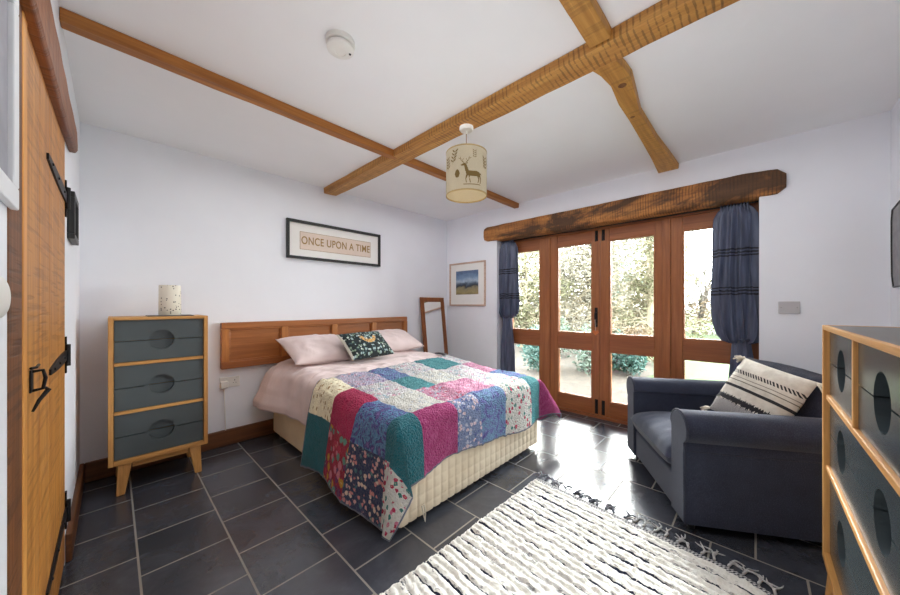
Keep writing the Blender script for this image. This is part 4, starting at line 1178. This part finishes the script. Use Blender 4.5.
def leaves(b, c, rad, n, size, rnd, mi=0, flat=.6, shell=.55):
    for k in range(n):
        while True:
            d_ = Vector((rnd.uniform(-1,1), rnd.uniform(-1,1), rnd.uniform(-1,1)))
            if d_.length <= 1 and d_.length > .05: break
        d_ = d_.normalized()*(d_.length**shell)
        d_ *= (1+.35*mnoise.noise(d_*2.1+Vector(c)))
        p = Vector(c)+Vector((d_.x*rad[0], d_.y*rad[1], d_.z*rad[2]))
        u = Vector((rnd.gauss(0,1), rnd.gauss(0,1), rnd.gauss(0,flat))).normalized()
        w = u.cross(Vector((rnd.gauss(0,1), rnd.gauss(0,1), rnd.gauss(0,1)))).normalized()
        s = size*rnd.uniform(.6,1.3)
        i = [b.vert(p-u*s), b.vert(p-w*s*.35), b.vert(p+u*s), b.vert(p+w*s*.35)]
        b.face(i, mi)
def shrub(x, y, h, wd, mat, n, size, label, seed):
    rnd = random.Random(seed); z = gz(x, y)
    r = empty('shrub', (x, y, z)); tag(r, label, 'shrub', 'shrubs beyond the glazed doors')
    b = MB()
    for k in range(7):
        a = rnd.uniform(0, 2*PI); e = Vector((x+math.cos(a)*wd*.5, y+math.sin(a)*wd*.5, z+h*rnd.uniform(.5,.9)))
        b.tube([(x, y, z-.03), (Vector((x, y, z))+e)/2+Vector((0,0,.05)), e], [.014,.009,.004], 5)
    b.build('stem', bark, r)
    b = MB()
    for k in range(6):
        a = rnd.uniform(0, 2*PI); q = rnd.uniform(.1,.55)*wd
        leaves(b, (x+math.cos(a)*q, y+math.sin(a)*q, z+h*rnd.uniform(.35,.7)), (wd*.45, wd*.45, h*.38), n//6, size, rnd)
    b.build('foliage', mat, r, fixn=False)
def tree(x, y, h, mat, n, size, label, seed, levels=4, crown=(2.2,2.2,2.8), leaf_at=.5, spread=.55, lean=(0,0)):
    rnd = random.Random(seed); z = gz(x, y)
    r = empty('tree', (x, y, z)); tag(r, label, 'tree', 'trees at the back of the garden')
    b = MB(); tips = []
    def br(p, d_, L, rad, lv):
        pts = [p]; q = p
        for k in range(4):
            d_ = (d_+Vector((rnd.gauss(0,.13), rnd.gauss(0,.13), rnd.gauss(.02,.10)))).normalized(); q = q+d_*L/4; pts.append(q)
        b.tube(pts, [rad*(1-.45*k/4) for k in range(5)], 7 if lv > 2 else 4, caps=False)
        if lv == 0: tips.append(q); return
        tips.append(q)
        for k in range(3 if lv > 2 else 4):
            a = pts[rnd.choice((2,3,4,4))]; nd = (d_+Vector((rnd.gauss(0,spread), rnd.gauss(0,spread), rnd.gauss(0,spread*.8)))).normalized()
            br(a, nd, L*rnd.uniform(.6,.8), rad*.5, lv-1)
    br(Vector((x, y, z-.05)), Vector((lean[0], lean[1], 1)).normalized(), h*.34, h*.022, levels)
    b.build('trunk', bark, r)
    if n:
        b = MB(); per = max(1, n//len(tips))
        for t in tips: leaves(b, t, tuple(c*leaf_at for c in crown), per, size, rnd)
        b.build('foliage', mat, r, fixn=False)
def thicket(x, y, h, wd, mat, n, size, label, seed, mat2=None):
    """tangled tall evergreen with branches to the ground"""
    rnd = random.Random(seed); z = gz(x, y)
    r = empty('tree', (x, y, z)); tag(r, label, 'tree', 'trees at the back of the garden')
    b = MB()
    b.tube([(x, y, z-.05), (x+.1, y-.1, z+h*.5), (x, y, z+h)], [h*.03, h*.02, .02], 9)
    for k in range(90):
        zz_ = z+h*rnd.uniform(.05,.9); a = rnd.uniform(0, 2*PI); L = wd*rnd.uniform(.5,1.0)*(1.05-.5*(zz_-z)/h)
        p = Vector((x, y, zz_)); d_ = Vector((math.cos(a), math.sin(a), rnd.uniform(-.3,.4)))
        pts = [p]
        for i_ in range(5):
            d_ = (d_+Vector((rnd.gauss(0,.28), rnd.gauss(0,.28), rnd.gauss(0,.25)))).normalized(); pts.append(pts[-1]+d_*L/5)
        b.tube(pts, [.030,.022,.016,.011,.008,.004], 5, caps=False)
        for q in pts[2:]:
            for j in range(2):
                d2 = Vector((rnd.gauss(0,1), rnd.gauss(0,1), rnd.gauss(0,.8))).normalized(); e = q+d2*rnd.uniform(.25,.6)
                b.tube([q, (q+e)/2+Vector((0,0,.05)), e], [.008,.005,.002], 4, caps=False)
    b.build('trunk', plain('bark_pale', (112,104,84), .9, var=.25, scale=10) if 'bark_pale' not in bpy.data.materials else bpy.data.materials['bark_pale'], r)
    b = MB()
    for k in range(26):
        zz_ = z+h*rnd.uniform(.08,.98); a = rnd.uniform(0, 2*PI); q = wd*rnd.uniform(.1,.75)*(1.05-.55*(zz_-z)/h)
        leaves(b, (x+math.cos(a)*q, y+math.sin(a)*q, zz_), (wd*.42, wd*.42, h*.10), n//26, size, rnd)
    b.build('foliage', mat, r, fixn=False)

thicket(8.2, 4.9, 3.3, 1.7, LM['olive'], 8000, .06, 'pale tangled evergreen tree seen through the glazing nearest the bed', 1)
thicket(9.2, 3.4, 3.6, 1.6, LM['grey'], 8000, .06, 'pale twiggy tree filling the glazed leaf left of the door handle', 2)
thicket(10.8, 2.3, 4.2, 1.5, LM['olive'], 7500, .065, 'olive branched tree seen through the glazed leaf right of the handle', 3)
thicket(12.8, 6.2, 4.6, 2.0, LM['grey'], 6500, .08, 'hazy grey tree behind the pale tangled tree nearest the bed', 14)
thicket(14.2, 4.3, 5.0, 2.0, LM['sage'], 6500, .08, 'hazy grey green tree in the gap behind the twiggy tree', 15)
tree(14.5, 1.6, 5.0, LM['olive'], 900, .07, 'bare branched tree standing alone on the lawn edge', 5, levels=5, spread=.7, leaf_at=.16, lean=(0,-.12))
tree(17.5, 4.6, 6.0, LM['sage'], 1600, .09, 'taller grey tree standing behind the tangled trees', 6, levels=4, leaf_at=.28)
tree(18.0, -.6, 5.6, LM['tan'], 700, .08, 'far bare tree hidden partly by the curtain behind the armchair', 8, levels=5, spread=.6, leaf_at=.15)
for i, (x, y, h, w, mt, lab) in enumerate([
    (5.7, 2.95, .85, .50, 'teal', 'low blue green shrub outside the glazed leaf nearest the bed'),
    (6.1, 2.25, 1.00, .50, 'sage', 'grey green shrub outside the leaf left of the door handle'),
    (6.6, 1.95, .60, .40, 'green', 'small green shrub beside the grey green shrub'),
    (6.3, 1.62, .78, .42, 'teal', 'dark blue green shrub at the edge of the lawn'),
    (7.6, 1.75, .75, .50, 'tan', 'dry tan shrub behind the dark blue green shrub'),
    (7.2, 3.4, 1.1, .7, 'sage', 'taller grey green shrub under the pale tangled tree')]):
    shrub(x, y, h, w, LM[mt], 1500, .045, lab, 60+i)
rnd = random.Random(99); b = MB()
for k in range(30):
    y = -4+.42*k; x = 14.5+rnd.uniform(-.6,.6)
    leaves(b, (x, y, gz(x, y)+.65), (.8,.5,.75), 420, .07, rnd)
o = b.build('hedge', LM['tan'], fixn=False); tag(o, 'brown hedge across the far side of the lawn', 'hedge', kind='stuff')
b = MB()
for k in range(22):
    y = -6+1.1*k; x = 21+rnd.uniform(-.8,.8)
    leaves(b, (x, y, gz(x, y)+1.3), (1.1,1.0,1.5), 420, .12, rnd)
o = b.build('far_hedge', LM['grey'], fixn=False); tag(o, 'tall grey hedgerow behind the brown hedge', 'hedge', kind='stuff')

# ------------------------------------------------------------------ light
S_ = bpy.context.scene
w = bpy.data.worlds.new('overcast_sky'); S_.world = w; w.use_nodes = True; t = w.node_tree; t.nodes.clear()
out = t.nodes.new('ShaderNodeOutputWorld'); bg = t.nodes.new('ShaderNodeBackground'); t.links.new(bg.outputs[0], out.inputs[0])
tc = t.nodes.new('ShaderNodeTexCoord'); sp = t.nodes.new('ShaderNodeSeparateXYZ'); t.links.new(tc.outputs['Generated'], sp.inputs[0])
cr = t.nodes.new('ShaderNodeValToRGB'); t.links.new(sp.outputs[2], cr.inputs[0])
cr.color_ramp.elements[0].position = 0; cr.color_ramp.elements[0].color = (.98,.985,1.0,1)
cr.color_ramp.elements[1].position = .9; cr.color_ramp.elements[1].color = (.90,.94,1.0,1)
t.links.new(cr.outputs[0], bg.inputs[0]); bg.inputs[1].default_value = SKY = 2.6
# daylight enters through the glazing
la = bpy.data.lights.new('glazing_portal', 'AREA'); la.shape = 'RECTANGLE'; la.size = OY1-OY0; la.size_y = 2.05; la.cycles.is_portal = True
lo = bpy.data.objects.new('glazing_portal', la); COL.objects.link(lo); lo.location = (3.72, (OY0+OY1)/2, 1.03); lo.rotation_euler = (0, PI/2, 0)
# hazy low sun coming in over the garden trees
ls = bpy.data.lights.new('hazy_sun', 'SUN'); ls.energy = 2.1; ls.angle = math.radians(24); ls.color = (1, .985, .96)
so = bpy.data.objects.new('hazy_sun', ls); COL.objects.link(so); sd_ = Vector((math.cos(math.radians(20))*math.cos(math.radians(24)), math.sin(math.radians(20))*math.cos(math.radians(24)), math.sin(math.radians(24))))
so.location = sd_*12; so.rotation_euler = sd_.to_track_quat('Z', 'Y').to_euler()
lp = bpy.data.lights.new('pendant_bulb_light', 'POINT'); lp.energy = .03; lp.color = (1, .84, .62); lp.shadow_soft_size = .03
po = bpy.data.objects.new('pendant_bulb_light', lp); COL.objects.link(po); po.location = (PX, PY, 1.99)

yaw_ = math.radians(43.574)
# added unseen fill lamp in mid-room, aimed up to brighten the ceiling
lf = bpy.data.lights.new('upward_fill', 'AREA'); lf.shape = 'DISK'; lf.size = 2.0; lf.energy = .75; lf.color = (.97, .985, 1)
fo = bpy.data.objects.new('upward_fill', lf); COL.objects.link(fo); fo.location = (1.15, 1.0, 1.22); fo.rotation_euler = (PI, 0, 0)
lc = bpy.data.lights.new('ceiling_fill', 'AREA'); lc.shape = 'RECTANGLE'; lc.size = 2.8; lc.size_y = 3.2; lc.energy = 2.8; lc.color = (.96, .98, 1)  # added soft fill facing down, unseen, with no fitting on the ceiling
oc_ = bpy.data.objects.new('ceiling_fill', lc); COL.objects.link(oc_); oc_.location = (1.65, 1.35, 2.405)
# ------------------------------------------------------------------ camera
cam = bpy.data.cameras.new('camera'); co = bpy.data.objects.new('camera', cam); COL.objects.link(co)
co.location = (0, 0, 1.22); yaw = math.radians(43.574); co.rotation_euler = (PI/2, 0, yaw-PI/2)
cam.sensor_width = 36; cam.sensor_fit = 'HORIZONTAL'; cam.lens = 36*321.2/900; cam.shift_y = (304.85-297.5)/900; cam.clip_start = .02
S_.camera = co
S_.view_settings.view_transform = 'Standard'; S_.view_settings.look = 'None'; S_.view_settings.exposure = 3.48; S_.view_settings.gamma = 1
S_.view_settings.use_curve_mapping = False
S_.cycles.use_denoising = True; S_.cycles.max_bounces = 10; S_.cycles.diffuse_bounces = 7; S_.cycles.transparent_max_bounces = 12
S_.cycles.sample_clamp_indirect = 5; S_.cycles.caustics_reflective = False; S_.cycles.caustics_refractive = False; S_.cycles.blur_glossy = 1.0
